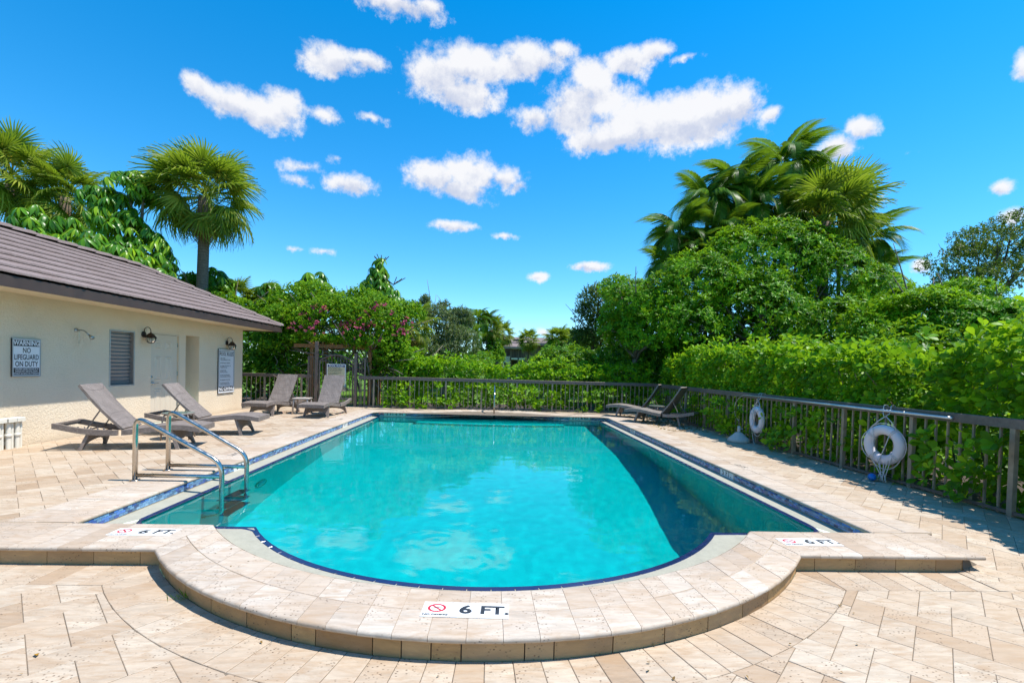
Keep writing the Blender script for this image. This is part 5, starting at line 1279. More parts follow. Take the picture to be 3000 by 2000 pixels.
def tree(name, label, base, ell, n, tpls, mat, S=1.0, nparts=0, trunk_r=0.14, group=None, cat='tree', gap=0.0, up=0.35, bark=None, seed=0.0, inner=0.22, gsc=1.1, sp=(0.75, 1.15), pname='leaf_cluster', lo=-0.6):
    off = (base[0], base[1], 0); T = thing(name, label, cat, off, group=group)
    P, D = lobes(ell, n, gap=gap, seed=seed, inner=inner, gsc=gsc, lo=lo); ok = P[:,2] > 0.05; P, D = P[ok], D[ok]
    D = D+np.array([0, 0, up])+RNG.normal(0, 0.28, D.shape)
    foliage(T, off, tpls, mat, P, D, RNG.uniform(*sp, len(P))*S, nparts, pname)
    tips = [np.array(e[:3])+np.array([0, 0, e[5]*0.1]) for e in ell]; zc = min(e[2]-e[5]*0.5 for e in ell)
    limbs(T, off, (base[0], base[1], -0.1), tips, trunk_r, 0.018, bark or M_BARK, trunk_to=(np.mean([e[0] for e in ell])*0.35+base[0]*0.65, np.mean([e[1] for e in ell])*0.35+base[1]*0.65, max(0.5, zc)))
    return T
def px(x, y, Y):                                        # photograph pixel (2352 wide) at distance Y -> x, z
    d = _M.T @ np.array([(x*1.27551-1500)/1375., (y*1.27551-1105.7)/1375., 1.0]); d *= Y/d[1]; return d[0], d[2]+CH
def L_(x, y, Y, rx, rz, ry=None):                        # a lobe seen at that pixel; radii in metres
    a, z = px(x, y, Y); return (a, Y, z, rx, ry or (rx+rz)/2, rz)
tree('broadleaf_tree', 'large bright green whorl leaved tree behind the right corner of the fence', (9.6, 15.6),
     [L_(1760,610,15.6,1.9,1.35), L_(1610,660,15.2,1.3,1.1), L_(1900,660,15.6,1.7,1.3), L_(1740,720,14.9,1.9,1.3), L_(1580,740,14.7,1.2,1.0), L_(1880,760,14.8,1.9,1.1), L_(2000,700,15.2,1.2,1.0), L_(1680,585,15.6,0.9,0.8), L_(1840,570,15.8,1.2,0.8), L_(1690,700,16.6,1.5,1.3), L_(1830,700,16.6,1.5,1.2), L_(1590,720,16.4,1.2,1.0)],
     11500, PIT_T, M_PIT, 1.0, 300, 0.17, 'whorl leaved trees beyond the fence', seed=1.0, gap=0.08)
tree('broadleaf_tree', 'bright green whorl leaved tree at the left of the big one, branches low', (4.9, 15.9),
     [L_(1450,700,15.6,0.95,0.85), L_(1520,690,15.3,0.9,0.8), L_(1430,760,15.5,0.8,0.65), L_(1500,770,15.0,1.1,0.75), L_(1420,660,16.0,0.7,0.5)], 3400, PIT_T, M_PIT, 0.95, 150, 0.12, 'whorl leaved trees beyond the fence', seed=4.0)
tree('broadleaf_tree', 'bright green whorl leaved tree above the right hedge', (11.8, 11.0),
     [L_(2120,740,11.2,1.3,0.75), L_(2230,700,11.4,0.85,0.55), L_(2250,755,10.6,1.2,0.7), L_(2040,770,11.6,1.2,0.7), L_(2130,690,12.2,0.7,0.45), L_(2330,750,10.4,0.8,0.5), L_(2060,700,12.4,0.6,0.45)], 4600, PIT_T, M_PIT, 0.92, 250, 0.12, 'whorl leaved trees beyond the fence', seed=8.0, gap=0.06)
# deep undergrowth below those crowns
tree('dark_shrub', 'dark leafy undergrowth in shade below the big right tree', (8.0, 16.2), [L_(1700,830,16.2,2.6,1.0,0.9), L_(1900,840,15.8,2.6,0.9,0.9), L_(1550,835,16.4,1.6,0.9,0.8), L_(2080,830,14.5,2.0,0.9,0.9), L_(1450,815,17.0,1.3,0.9,0.8), L_(1620,790,17.2,1.8,1.2,0.8), L_(1780,780,17.4,2.0,1.3,0.8), L_(1950,780,17.0,2.0,1.3,0.8), L_(2100,790,15.5,2.0,1.2,0.9)], 5200, SHR_T, M_SHR, 1.6, 0, 0.06, cat='shrub', seed=2.0)
tree('oak_tree', 'tall dark small leaved oak at the right edge beyond the trees', (27.5, 25.5),
     [L_(2290,560,25,2.3,1.0), L_(2200,610,25,2.0,1.0), L_(2330,520,25.5,1.6,0.9), L_(2300,650,24.5,3.0,1.2), L_(2180,660,25,1.6,0.9), L_(2240,575,25,1.2,0.6), L_(2345,600,25,2.0,1.4), L_(2400,560,25.5,2.4,1.6)], 4300, OAK_T, M_OAK, 1.7, 0, 0.26, seed=3.0, gap=0.16, bark=M_BARKB, inner=0.1, gsc=0.8)
tree('oak_tree', 'grey green small leaved oak between the far palms and the big tree', (4.6, 22.5),
     [L_(1375,690,22,1.0,0.75), L_(1360,730,22,0.9,0.7), L_(1400,760,22,1.3,0.9), L_(1345,780,22.4,0.9,0.7), L_(1440,720,22.5,1.2,1.2)], 2300, OAK_T, M_OAK, 1.45, 0, 0.16, seed=5.0, bark=M_BARKB)
tree('buttonwood_tree', 'silvery grey leaved buttonwood tree behind the bougainvillea', (-2.3, 22.0),
     [L_(1000,740,22,1.2,0.8), L_(1040,790,21.6,1.1,0.9), L_(965,710,22.3,0.6,0.5), L_(1000,810,21.5,1.2,0.9), L_(1060,735,22.3,0.7,0.6), L_(975,690,22.4,0.35,0.35), L_(1020,700,22.4,0.35,0.3)], 3600, OAK_T, M_SIL, 1.25, 0, 0.13, seed=6.0, gap=0.05)
tree('dark_shrub', 'dark glossy small tree in front of the far palms beside the far house', (0.4, 29.0), [L_(1128,800,29,0.8,0.8), L_(1100,830,28.5,1.0,0.7), L_(1142,812,29,0.5,0.7)], 1300, SHR_T, M_SHR, 1.5, 0, 0.12, seed=7.0)
tree('dark_shrub', 'mid green bushy tree right of the far house', (4.6, 31.0), [L_(1300,805,31,1.4,0.9), L_(1260,825,31,0.9,0.7), L_(1335,790,31,1.0,0.9)], 1700, SHR_T, M_SHR, 2.0, 0, 0.12, seed=9.0)
tree('dark_shrub', 'green undergrowth filling the space behind the right hedge', (9.6, 8.5), [(8.2,12.0,1.2,1.5,1.6,1.1),(9.0,9.6,1.2,1.5,1.6,1.2),(9.6,7.4,1.2,1.5,1.6,1.2),(9.5,5.4,1.2,1.4,1.6,1.2),(11.5,11.0,1.3,1.5,1.5,1.3),(11.6,8.6,1.3,1.5,1.6,1.3),(7.6,13.8,1.1,1.3,1.2,1.0),(6.4,15.6,1.2,1.2,0.8,1.2),(5.6,16.6,1.1,1.1,0.8,1.1)], 5200, SHR_T, M_SHR, 1.4, 0, 0.06, cat='shrub', seed=31.0)
tree('dark_shrub', 'dark shrubs filling the gap behind the far hedge', (1.5, 19.0), [(x, 18.6+0.5*math.sin(x*2), 1.1, 1.1, 0.8, 1.1) for x in np.arange(2.4, 6.4, 1.0)], 1800, SHR_T, M_SHR, 1.5, 0, 0.05, cat='shrub', seed=33.0)
# left side: shrubs between house and gate
tree('garden_shrub', 'bright green small leaved shrub beside the pool house corner', (-8.0, 16.0), [L_(600,790,16.0,1.0,0.95), L_(660,800,15.8,0.9,0.9), L_(590,850,15.6,1.0,0.6), L_(680,760,16.4,0.9,0.8), L_(640,860,15.5,1.2,0.5)], 2600, SHR_T, M_SHR, 1.15, 120, 0.07, cat='shrub', seed=10.0)
tree('seagrape_shrub', 'round leaved seagrape shrub low behind the fence left of the gate', (-7.2, 15.3), [L_(690,835,15.2,0.75,0.45,0.3), L_(630,850,15.2,0.7,0.45,0.3), L_(600,900,15.1,0.7,0.35,0.25), L_(690,900,15.1,0.6,0.35,0.25)], 260, GRAPE_T, M_SHR, 0.62, 90, 0.03, cat='shrub', seed=11.0, sp=(0.6, 1.0))
tree('garden_shrub', 'light green shrub right of the gate under the vine', (-2.9, 15.6), [L_(930,835,15.5,0.75,0.55), L_(870,850,15.3,0.5,0.55), L_(985,850,15.7,0.6,0.45)], 900, SHR_T, M_CLU, 1.2, 80, 0.05, cat='shrub', seed=12.0)
# flowering vine over the arbor
VE = [L_(760,730,15.4,1.55,0.70), L_(660,740,15.6,1.2,0.65), L_(860,735,15.2,1.2,0.65), L_(700,690,16.0,1.2,0.55), L_(830,700,15.8,1.1,0.55), L_(900,770,15.0,0.6,0.50), L_(820,780,15.0,1.1,0.30), L_(640,790,15.2,0.55,0.45), L_(850,785,14.65,0.8,0.42,0.4), L_(905,805,14.7,0.65,0.5,0.4), L_(940,720,15.6,0.55,0.40), L_(895,825,15.0,0.35,0.55), L_(620,720,16.0,0.7,0.5), L_(800,775,14.7,0.9,0.28,0.3), L_(690,775,14.75,0.6,0.25,0.3), L_(860,790,14.7,0.5,0.3,0.3)]
vine = tree('bougainvillea', 'bougainvillea with pink bracts spilling over the arbor and gate', (-3.75, 15.4), VE, 6500, VIN_T, M_BOU, 1.05, 220, 0.05, cat='vine', seed=13.0, gap=0.03, up=0.2)
bract = leaf_tpl(0.062, 0.050, 3, 0.15, 0.1, 0.5); BR_T = [rosette(bract, k, u, 0.5, 0.06) for k, u in ((7, 0.6), (9, 0.4))]
P, D = lobes([L_(880,770,14.9,0.65,0.45), L_(830,765,14.85,0.9,0.35), L_(760,760,14.85,0.8,0.3), L_(690,750,15.0,0.7,0.35), L_(880,720,14.9,0.5,0.35), L_(930,750,15.0,0.3,0.3), L_(720,715,15.2,0.6,0.2)], 620, inner=0.0, gap=0.30, gsc=2.4, seed=21.0)
sel = D[:,1] < 0.15; P, D = P[sel], D[sel]; P[:,1] -= 0.12
foliage(vine, (-3.75, 15.4, 0), BR_T, M_MAG, P, D+np.array([0,-0.6,0]), RNG.uniform(0.7, 1.25, len(P)), 300, 'flower_cluster', 'blossom')
bb = MB((-3.75, 15.4, 0))
for (p, q) in (((-3.78,14.98,0),(-3.9,14.8,1.75)), ((-3.5,15.1,0.45),(-4.3,15.2,1.25)), ((-3.3,15.0,1.0),(-3.55,15.1,0.7)), ((-4.5,15.3,1.1),(-4.1,15.0,0.4))):
    bb.tube([np.array(p)*(1-u)+np.array(q)*u+np.array([math.sin(u*5)*0.04, 0, 0]) for u in np.linspace(0, 1, 7)], list(np.linspace(0.035, 0.022, 7)), 7)
bb.obj('vine_stem', M_BARK, vine, smooth=True)
# ---------------------------------------------------------------- palms and umbrella trees
def fan_tpl(r=1.0, n=46, spread=RAD(300), droop=0.35, pet=0.9):
    """a fan frond on its stalk, along +x, blade hanging at the tips"""
    V, F = [], []
    def tri(a, b_, c): k = len(V); V.extend([a, b_, c]); F.append((k, k+1, k+2))
    for s in (-1, 1): k = len(V); V.extend([(0, 0.022*s, 0), (pet, 0.012*s, -0.10*pet), (pet, 0.0, -0.10*pet-0.02), (0, 0, -0.03)]); F.extend([(k, k+1, k+2), (k, k+2, k+3)])
    h = np.array((pet, 0, -0.10*pet))
    for i in range(n):
        q = -spread/2+spread*(i+0.5)/n+RNG.normal(0, 0.015); rr = r*(0.72+0.28*math.cos(q*0.5))*RNG.uniform(0.92, 1.06); fold = 0.20*abs(math.sin(q)); w_ = rr*spread/n*0.25
        ax = np.array((math.cos(q), math.sin(q), 0)); sd = np.array((-math.sin(q), math.cos(q), 0)); pl = 0.010*(1 if i % 2 else -1)
        P = []
        for u, ww in ((0.0, 0.25), (0.45, 1.0), (0.78, 0.62), (1.0, 0.02)):
            z = fold*u*rr*0.6-droop*rr*u**2.4*RNG.uniform(0.8, 1.2)*(1+0.5*abs(q))
            c = h+ax*rr*u*(1-0.12*droop*u); P.append((c+sd*w_*ww+np.array((0,0,z+pl)), c-sd*w_*ww+np.array((0,0,z-pl))))
        k = len(V)
        for a, b_ in P: V.extend([a, b_])
        for j in range(3): F.extend([(k+2*j, k+2*j+1, k+2*j+3), (k+2*j, k+2*j+3, k+2*j+2)])
    return np.array([tuple(v) for v in V]), np.array(F)
def feather_tpl(L=2.0, n=38, bend_=1.6, lf=0.42, droop=0.5):
    """an arching feather frond in the x-z plane, leaflets hanging either side"""
    V, F = [], []; us = np.linspace(0, 1, n); pts = []; p = np.array((0.0, 0, 0)); a = 0.0; st = L/n
    for u in us: pts.append(p.copy()); a = -bend_*u**1.2; p = p+np.array((math.cos(a), 0, math.sin(a)))*st
    for j in range(n-1):
        k = len(V); w0 = 0.020*(1-us[j])+0.004
        V.extend([pts[j]+(0,w0,0), pts[j]-(0,w0,0), pts[j+1]-(0,w0*.95,0), pts[j+1]+(0,w0*.95,0)]); F.extend([(k,k+1,k+2),(k,k+2,k+3)])
        if us[j] < 0.12: continue
        t = pts[j+1]-pts[j]; t = t/np.linalg.norm(t); nrm = np.array((-t[2], 0, t[0])); ll = lf*math.sin(PI*(0.12+0.86*us[j])**0.8)*RNG.uniform(0.88, 1.1)+0.06
        for s in (-1, 1):
            d = t*0.62+np.array((0, s*0.78, 0))+nrm*0.25; d = d/np.linalg.norm(d); m_ = pts[j]+d*ll*0.5; e = pts[j]+d*ll*0.92+np.array((0, 0, -droop*ll*RNG.uniform(0.7, 1.2)))
            wv = t*0.021*ll/0.42; k = len(V); V.extend([pts[j]+wv*.5, pts[j]-wv*.5, m_-wv, m_+wv, e]); F.extend([(k,k+1,k+2),(k,k+2,k+3),(k+3,k+2,k+4)])
    return np.array([tuple(v) for v in V]), np.array(F)
def umb_tpl(r=0.34, k=11, droop=0.75):
    """umbrella leaf: leaflets round a stalk end, hanging like spokes"""
    lf = leaf_tpl(r, r*0.27, 4, 0.10, 0.30, 0.58); out = []
    for i in range(k):
        R = eul(RNG.normal(0, 0.12), RNG.normal(droop*0.42, 0.12), 2*PI*i/k+RNG.normal(0, 0.06)); v = lf[0]*RNG.uniform(0.8, 1.1); v = v*np.array((1, 1, 1)); v[:,2] -= droop*0.5*(v[:,0]/r)**2*r
        out.append((v @ R.T + np.array((0, 0, 0)), lf[1]))
    st = MB().tube([(0,0,0),(0.02,0.01,-0.45)], 0.006, 4, cap=False); f = np.array([t for q in st.f for t in ((q[0],q[1],q[2]),(q[0],q[2],q[3]))]); out.append((np.array(st.v), f))
    return join(out)
FAN = [mesh('frond', *fan_tpl(0.84, 40, RAD(270), d, 0.95), M_SAB) for d in (0.25, 0.40, 0.55)]
FAN_DEAD = mesh('frond', *fan_tpl(0.75, 30, RAD(220), 0.9, 0.7), M_DEAD)
FEA = [mesh('frond', *feather_tpl(2.0, 58, b_, 0.48, d), M_FEA) for b_, d in ((1.6, 0.75), (2.3, 0.95), (2.9, 1.05))]
FEA_DEAD = mesh('frond', *feather_tpl(1.7, 30, 2.5, 0.36, 0.9), M_DEAD)
UMB = [mesh('umbrella_leaf', *umb_tpl(0.34, k, d), M_UMB) for k, d in ((13, 0.8), (14, 1.05), (12, 0.6))]
def frond_at(T, me, p, azm, elev, s, roll=0.0):
    o = link('frond', me, T); o.matrix_local = Matrix.Translation(p) @ Matrix.Rotation(azm, 4, 'Z') @ Matrix.Rotation(-elev, 4, 'Y') @ Matrix.Rotation(roll, 4, 'X') @ Matrix.Scale(s, 4); return o
def boot_mat():
    m, t, o = newmat('palm_trunk'); p = wpos(t); z = t.n('ShaderNodeSeparateXYZ', {0: p}).outputs[2]
    ring_ = t.math('FRACT', t.math('ADD', t.math('MULTIPLY', z, 11.0), t.math('MULTIPLY', tex(t, 3, 3, 0.5, p), 1.5))); n = tex(t, 18, 5, 0.65, p)
    c = t.mix(t.math('ADD', t.math('MULTIPLY', t.maprange(ring_, 0.0, 0.25), 0.5), t.math('MULTIPLY', t.maprange(n, 0.3, 0.7), 0.5)), (0.05,0.035,0.026), (0.22,0.165,0.125))
    pbr(t, o, c, 0.9, 0, bump(t, t.math('ADD', n, ring_), 0.5, 0.02), 0.2); return m
M_PTR = boot_mat()
def fan_palm(label, x, y, zc, s=1.0, n=44, group=None, seed_heads=0, dead=3, base_z=-0.1, lean=(0, 0), r=0.15, name='cabbage_palm'):
    T = thing(name, label, 'palm', (x, y, 0), group=group)
    pts = [(lean[0]*(1-u)**2, lean[1]*(1-u), base_z+(zc-0.1-base_z)*u) for u in np.linspace(0, 1, 12)]
    MB().tube(pts, [r*s*(1.15-0.25*u+(0.22 if u > 0.86 else 0)) for u in np.linspace(0, 1, 12)], 14).obj('trunk', M_PTR, T, smooth=True)
    ga = PI*(3-math.sqrt(5))
    for i in range(n):
        u = (i+0.5)/n; el_ = RAD(84)-RAD(128)*u**0.9+RNG.normal(0, 0.06); me = FAN[0 if u < 0.35 else (1 if u < 0.7 else 2)]
        frond_at(T, me, (0, 0, zc+0.12-0.28*u), i*ga+RNG.normal(0, 0.12), el_, s*RNG.uniform(0.88, 1.08)*(0.72 if u < 0.12 else 1.0), RNG.normal(0, 0.35))
    for i in range(dead): frond_at(T, FAN_DEAD, (0, 0, zc-0.25), RNG.uniform(0, 2*PI), RAD(-62)+RNG.normal(0, 0.1), s*0.9, RNG.normal(0, 0.3))
    for i in range(seed_heads):
        a = RNG.uniform(PI, 2*PI); pv = np.array((math.cos(a)*0.75*s, math.sin(a)*0.75*s, zc-0.15+RNG.uniform(-0.35, 0.55))); q = RNG.normal(0, 0.20*s, (240, 3))*np.array((1, 1, 1.2))
        V, F = scatter([leaf_tpl(0.035, 0.022, 2, 0.2, 0.1)], q+pv, frames(RNG.normal(size=(240, 3))), np.full(240, s)); tag(link('seed_spray', mesh('seed_spray', V, F, M_SEED), T), kind='stuff')
    return T
def feather_palm(label, x, y, zc, s=1.0, n=13, group=None, dead=1, lean=(0, 0), r=0.075, base_z=-0.1, name='feather_palm'):
    T = thing(name, label, 'palm', (x, y, 0), group=group)
    pts = [(lean[0]*(1-u)**1.5, lean[1]*(1-u), base_z+(zc-base_z)*u) for u in np.linspace(0, 1, 10)]
    MB().tube(pts, [r*(1.2-0.3*u) for u in np.linspace(0, 1, 10)], 10).obj('trunk', M_PTR, T, smooth=True)
    MB().tube([(0, 0, zc-0.55*s), (0, 0, zc-0.2*s), (0, 0, zc+0.1*s)], [r*0.95, r*1.15, r*0.6], 10).obj('crown_shaft', M_FEA, T, smooth=True)
    ga = PI*(3-math.sqrt(5))
    for i in range(n):
        u = (i+0.5)/n; frond_at(T, FEA[0 if u < 0.3 else (1 if u < 0.65 else 2)], (0, 0, zc+0.05), i*ga+RNG.normal(0, 0.2), RAD(80)-RAD(95)*u+RNG.normal(0, 0.08), s*RNG.uniform(0.85, 1.1), RNG.normal(0, 0.3))
    for i in range(dead): frond_at(T, FEA_DEAD, (0, 0, zc-0.1), RNG.uniform(0, 2*PI), RAD(5), s*0.95, RNG.normal(0, 0.3))
    return T
def umbrella_tree(label, base, stacks, group='umbrella trees', nmax=300, s=1.0, spikes=()):
    """schefflera: tiers of umbrella leaves round each stem; stacks of (x, y, ztop, zbottom, radius)"""
    off = (base[0], base[1], 0); T = thing('umbrella_tree', label, 'tree', off, group=group); bb = MB(off); pts = []
    for (x, y, z1, z0, r) in stacks:
        bb.tube([(base[0], base[1], -0.1), ((base[0]+x)/2, (base[1]+y)/2, z0*0.6), (x, y, z0), (x, y, z1-0.05)], [0.07, 0.055, 0.04, 0.02], 7)
        n = max(9, int(36*r*(z1-z0+0.45)/s/s))
        for i in range(n):
            u = (i+0.5)/n; q = i*2.39996+RNG.normal(0, 0.25); rr = r*(0.25+0.75*math.sqrt(u))*RNG.uniform(0.7, 1.05) if u < 0.4 else r*RNG.uniform(0.7, 1.08)
            pts.append((x+rr*math.cos(q), y+rr*math.sin(q), z1-(z1-z0)*u**1.3-0.25*(rr/r)**2*0.5+RNG.normal(0, 0.05), q, rr/r))
    pts.sort(key=lambda p: p[1]+0.6*RNG.random())
    for k, p in enumerate(pts[:nmax]):
        o = link('umbrella_leaf', UMB[k % 3], T); o.matrix_local = Matrix.Translation((p[0]-off[0], p[1]-off[1], p[2])) @ Matrix.Rotation(p[3], 4, 'Z') @ Matrix.Rotation(0.55*p[4]+RNG.normal(0, 0.15), 4, 'Y') @ Matrix.Scale(s*RNG.uniform(0.8, 1.12), 4)
    if len(pts) > nmax:
        V0s = [(np.array([v.co for v in m.vertices]), np.array([tuple(q.vertices) for q in m.polygons])) for m in UMB]
        rest = pts[nmax:]; R = np.array([eul(0, 0.55*p[4], p[3]) for p in rest]); V, F = scatter(V0s, np.array([(p[0]-off[0], p[1]-off[1], p[2]) for p in rest]), R, np.full(len(rest), s)); tag(link('crown', mesh('crown', V, F, M_UMB), T), kind='stuff')
    bb.obj('trunk', M_BARK, T, smooth=True)
    for (x, y, z, n, L, flat) in spikes:
        for i in range(n):
            q = 2*PI*i/n+RNG.normal(0, 0.2); e = (x-off[0]+math.cos(q)*L*flat, y-off[1]+math.sin(q)*L*flat, z+L*math.sqrt(max(0.02, 1-flat*flat))*RNG.uniform(0.7, 1.1)); MB().tube([(x-off[0], y-off[1], z), e], 0.016, 5).obj('flower_spike', M_BARKB, T)
    return T
def P3(x, y, Y): a, z = px(x, y, Y); return a, Y, z
# left of the picture, behind the pool house roof
a, Y, z = P3(470, 448, 16.5); b0, _, bz = P3(452, 650, 16.5)
fan_palm('tall cabbage palm with full round crown rising above the roof end', a, Y, z, 1.10, 48, 'cabbage palms', 3, 3, lean=(b0-a, 0), r=0.16)
a, Y, z = P3(28, 405, 17.5); fan_palm('cabbage palm at the left picture edge with orange seed heads', a, Y, z, 1.05, 40, 'cabbage palms', 4, 2)
a, Y, z = P3(150, 448, 17.8); fan_palm('drooping cabbage palm half hidden by the umbrella trees', a, Y, z, 0.95, 36, 'cabbage palms', 0, 3)
def stk(x, y, Y, r, h): a, z = px(x, y-(22 if Y < 15 else 6), Y); return (a, Y, z, z-h, r)
c0 = px(180, 560, 14.2)[0]
umbrella_tree('umbrella tree with yellow green leaves directly above the roof ridge', (c0, 14.2), [stk(70,495,13.6,0.50,0.45), stk(150,520,13.8,0.55,0.45), stk(215,560,13.6,0.55,0.40), stk(120,560,13.4,0.5,0.3), stk(285,585,13.6,0.55,0.45), stk(330,610,13.8,0.5,0.5), stk(40,560,13.5,0.5,0.4), stk(185,600,13.4,0.5,0.4), stk(250,620,13.5,0.45,0.3)], s=0.95)
c0 = px(310, 500, 15.6)[0]
umbrella_tree('tallest umbrella tree with a stacked top left of the cabbage palm', (c0, 15.6), [stk(300,395,15.5,0.62,0.75), stk(330,400,15.6,0.42,0.7), stk(265,455,15.3,0.6,0.5), stk(300,500,15.2,0.7,0.5), stk(350,540,15.2,0.6,0.9), stk(240,480,15.0,0.5,0.4), stk(370,590,15.0,0.35,0.6), stk(290,560,14.9,0.6,0.5), stk(225,430,15.9,0.5,0.5)], s=1.0)
c0 = px(490, 640, 17.5)[0]
umbrella_tree('small umbrella tree behind the cabbage palm trunk', (c0, 17.5), [stk(445,628,17.4,0.35,0.4), stk(500,625,17.5,0.55,0.6), stk(480,655,17.2,0.5,0.4)], s=1.0)
c0 = px(640, 670, 18.5)[0]
umbrella_tree('umbrella tree top rising left over the bougainvillea', (c0, 18.5), [stk(625,655,18.4,0.65,0.5), stk(660,680,18.2,0.5,0.4)], s=1.15)
c0 = px(725, 660, 19.0)[0]
umbrella_tree('umbrella tree top in the middle over the bougainvillea', (c0, 19.0), [stk(720,634,19.0,0.72,0.5), stk(755,665,18.8,0.5,0.4), stk(690,665,18.7,0.5,0.4)], s=1.2)
c0 = px(868, 640, 19.5)[0]
s1, s2 = px(876, 602, 19.5), px(905, 655, 19.5)
umbrella_tree('slender umbrella tree with dark flower spikes on top', (c0, 19.5), [stk(872,600,19.5,0.36,0.5), stk(866,630,19.5,0.60,0.55), stk(880,655,19.3,0.62,0.45), stk(900,675,19.2,0.6,0.45), stk(830,675,19.2,0.6,0.35)], s=1.1, spikes=((s1[0], 19.5, s1[1]-0.05, 9, 0.42, 0.7), (s2[0], 19.4, s2[1], 9, 0.55, 0.85)))
tree('garden_shrub', 'mixed green shrubs above the low end of the roof', (-9.3, 17.3), [L_(430,660,17.3,0.6,0.5), L_(480,690,17.0,0.9,0.6), L_(530,720,16.8,0.9,0.6), L_(570,740,16.8,0.6,0.5), L_(420,700,16.8,0.8,0.5)], 1200, SHR_T, M_SHR, 1.3, 60, 0.06, cat='shrub', seed=15.0)
a, Y, z = P3(535, 690, 18.0); fan_palm('low fan palm with dry fronds above the roof end', a, Y, z, 0.62, 26, None, 0, 6, name='fan_palm')
a, Y, z = P3(600, 700, 18.4); fan_palm('low fan palm left of the bougainvillea', a, Y, z, 0.62, 24, None, 0, 3, name='fan_palm')
a, Y, z = P3(945, 745, 17.6); fan_palm('yellowing fan palm between bougainvillea and silver tree', a, Y, z, 0.62, 22, None, 0, 6, name='fan_palm')
# far palms in the middle
for i, (x, y, Yd, s) in enumerate(((1072, 738, 27, 0.62), (1098, 728, 28, 0.66), (1120, 730, 28.5, 0.6), (1052, 758, 26.5, 0.55), (1088, 765, 26, 0.55))):
    a, Y, z = P3(x, y+8, Yd); feather_palm(['feather palm in the far clump, leftmost high crown', 'tallest feather palm in the far clump', 'feather palm at the right of the far clump', 'low left feather palm in the far clump', 'lowest feather palm in front of the far clump'][i], a, Y, z, s, 11, 'feather palms of the far clump', 0, r=0.06)
for i, (x, y, Yd, s) in enumerate(((1128, 748, 29, 0.58), (1154, 758, 31, 0.52), (1214, 774, 33, 0.50), (1282, 772, 31, 0.62), (1306, 770, 33, 0.5))):
    a, Y, z = P3(x, y+6, Yd); fan_palm(['far cabbage palm next to the feather palm clump', 'far cabbage palm left of the far house', 'round cabbage palm right of the far house roof', 'far cabbage palm over the bushy tree', 'small far palm peeping between palm and oak'][i], a, Y, z, s, 40, 'far cabbage palms', 0, 4, r=0.2)
# palms behind the big tree on the right
for i, (x, y, Yd, s) in enumerate(((1800, 385, 18.5, 1.12), (1690, 430, 18.2, 1.0), (1625, 470, 18.0, 0.92), (1560, 545, 17.6, 0.9), (1735, 480, 17.6, 0.95), (1850, 440, 18.8, 1.0), (1600, 590, 17.3, 0.8), (1990, 560, 17.0, 0.9), (1930, 480, 18.3, 0.95), (1660, 540, 17.3, 0.85), (2010, 640, 16.6, 0.8), (1540, 620, 17.2, 0.75), (1780, 520, 17.4, 0.9))):
    a, Y, z = P3(x, y, Yd)
    feather_palm(['tallest feather palm at the top of the right palm clump', 'feather palm left of the tallest in the right clump', 'feather palm on the left shoulder of the right clump', 'leftmost arching feather palm of the right clump', 'feather palm in the dark middle of the right clump', 'feather palm right behind the tallest one', 'low feather palm on the left of the right clump', 'feather palm hanging over the right side of the clump', 'feather palm on the right shoulder of the clump', 'feather palm with crown low above the big tree', 'lowest feather palm right of the big tree', 'low left feather palm beside open sky', 'feather palm close behind the big tree top'][i],
                 a, Y, z, s*1.12, 19, 'feather palms of the right clump', 2 if i % 2 else 1, lean=(RNG.normal(0, 0.4), 0), r=0.07)
a, Y, z = P3(1895, 505, 16.6); fan_palm('big shaggy fan palm with bright green blades in the right clump', a, Y, z, 1.2, 46, None, 1, 4, name='fan_palm')
# far house
HB = thing('far_house', 'brown two storey house with porches far behind the hedge', 'house', (2.0, 45, 0)); O = (2.0, 45, 0)
M_HW = simple('far_cream_wall', (0.55,0.50,0.42), 0.9, 0, 0.06, 2); M_HB = simple('far_brown_wood', (0.12,0.085,0.06), 0.8, 0, 0.2, 3); M_HD = simple('far_dark_screen', (0.03,0.03,0.03), 0.7, 0, 0.2, 3)
xl, _ = px(1150, 830, 45); xm, _ = px(1172, 830, 45); xr, _ = px(1208, 830, 45); z2 = px(1180, 824, 45)[1]; zt = px(1180, 795, 45)[1]; zr = px(1180, 768, 45)[1]
MB(O).box(xl, xm, 45.6, 50, -0.2, z2+0.25).obj('wall', M_HW, HB); MB(O).box(xm, xr+3, 46.8, 50, -0.2, zt).obj('wall', M_HB, HB)
MB(O).box(xl-0.6, xr+4.0, 46.9, 49.8, -0.2, zt+0.42).obj('back_wall', M_HB, HB)
MB(O).box(xl+0.35, xm-0.2, 45.55, 45.62, 0.3, z2-0.35).obj('window', M_HD, HB)
MB(O).box(xm, xr, 45.0, 46.8, z2-0.06, z2+0.10).obj('balcony_floor', M_HW, HB)
for x in (xm+0.03, (xm+xr)/2, xr-0.05): MB(O).box(x-0.06, x+0.06, 45.0, 45.12, -0.2, zt).obj('post', M_HB, HB)
for zz in (z2+0.95,): MB(O).box(xm, xr, 45.03, 45.09, zz, zz+0.1).obj('rail', M_HW, HB)
for x in np.arange(xm+0.12, xr, 0.16): MB(O).box(x-0.03, x+0.03, 45.04, 45.08, z2+0.10, z2+0.95).obj('baluster', M_HB, HB)
for zz in (0.2, z2+0.1): MB(O).box(xm+0.3, xr-0.25, 46.76, 46.81, zz, zz+1.9).obj('screen', M_HD, HB)
MB(O).box(xm+1.0, xm+1.05, 45.0, 45.1, 0, z2-0.06).box(xm+0.6, xm+0.64, 45.0, 45.08, 0.0, z2-0.7).box(xm+0.64, xm+1.0, 45.0, 45.08, z2-0.75, z2-0.7).obj('screen_frame', M_HW, HB)
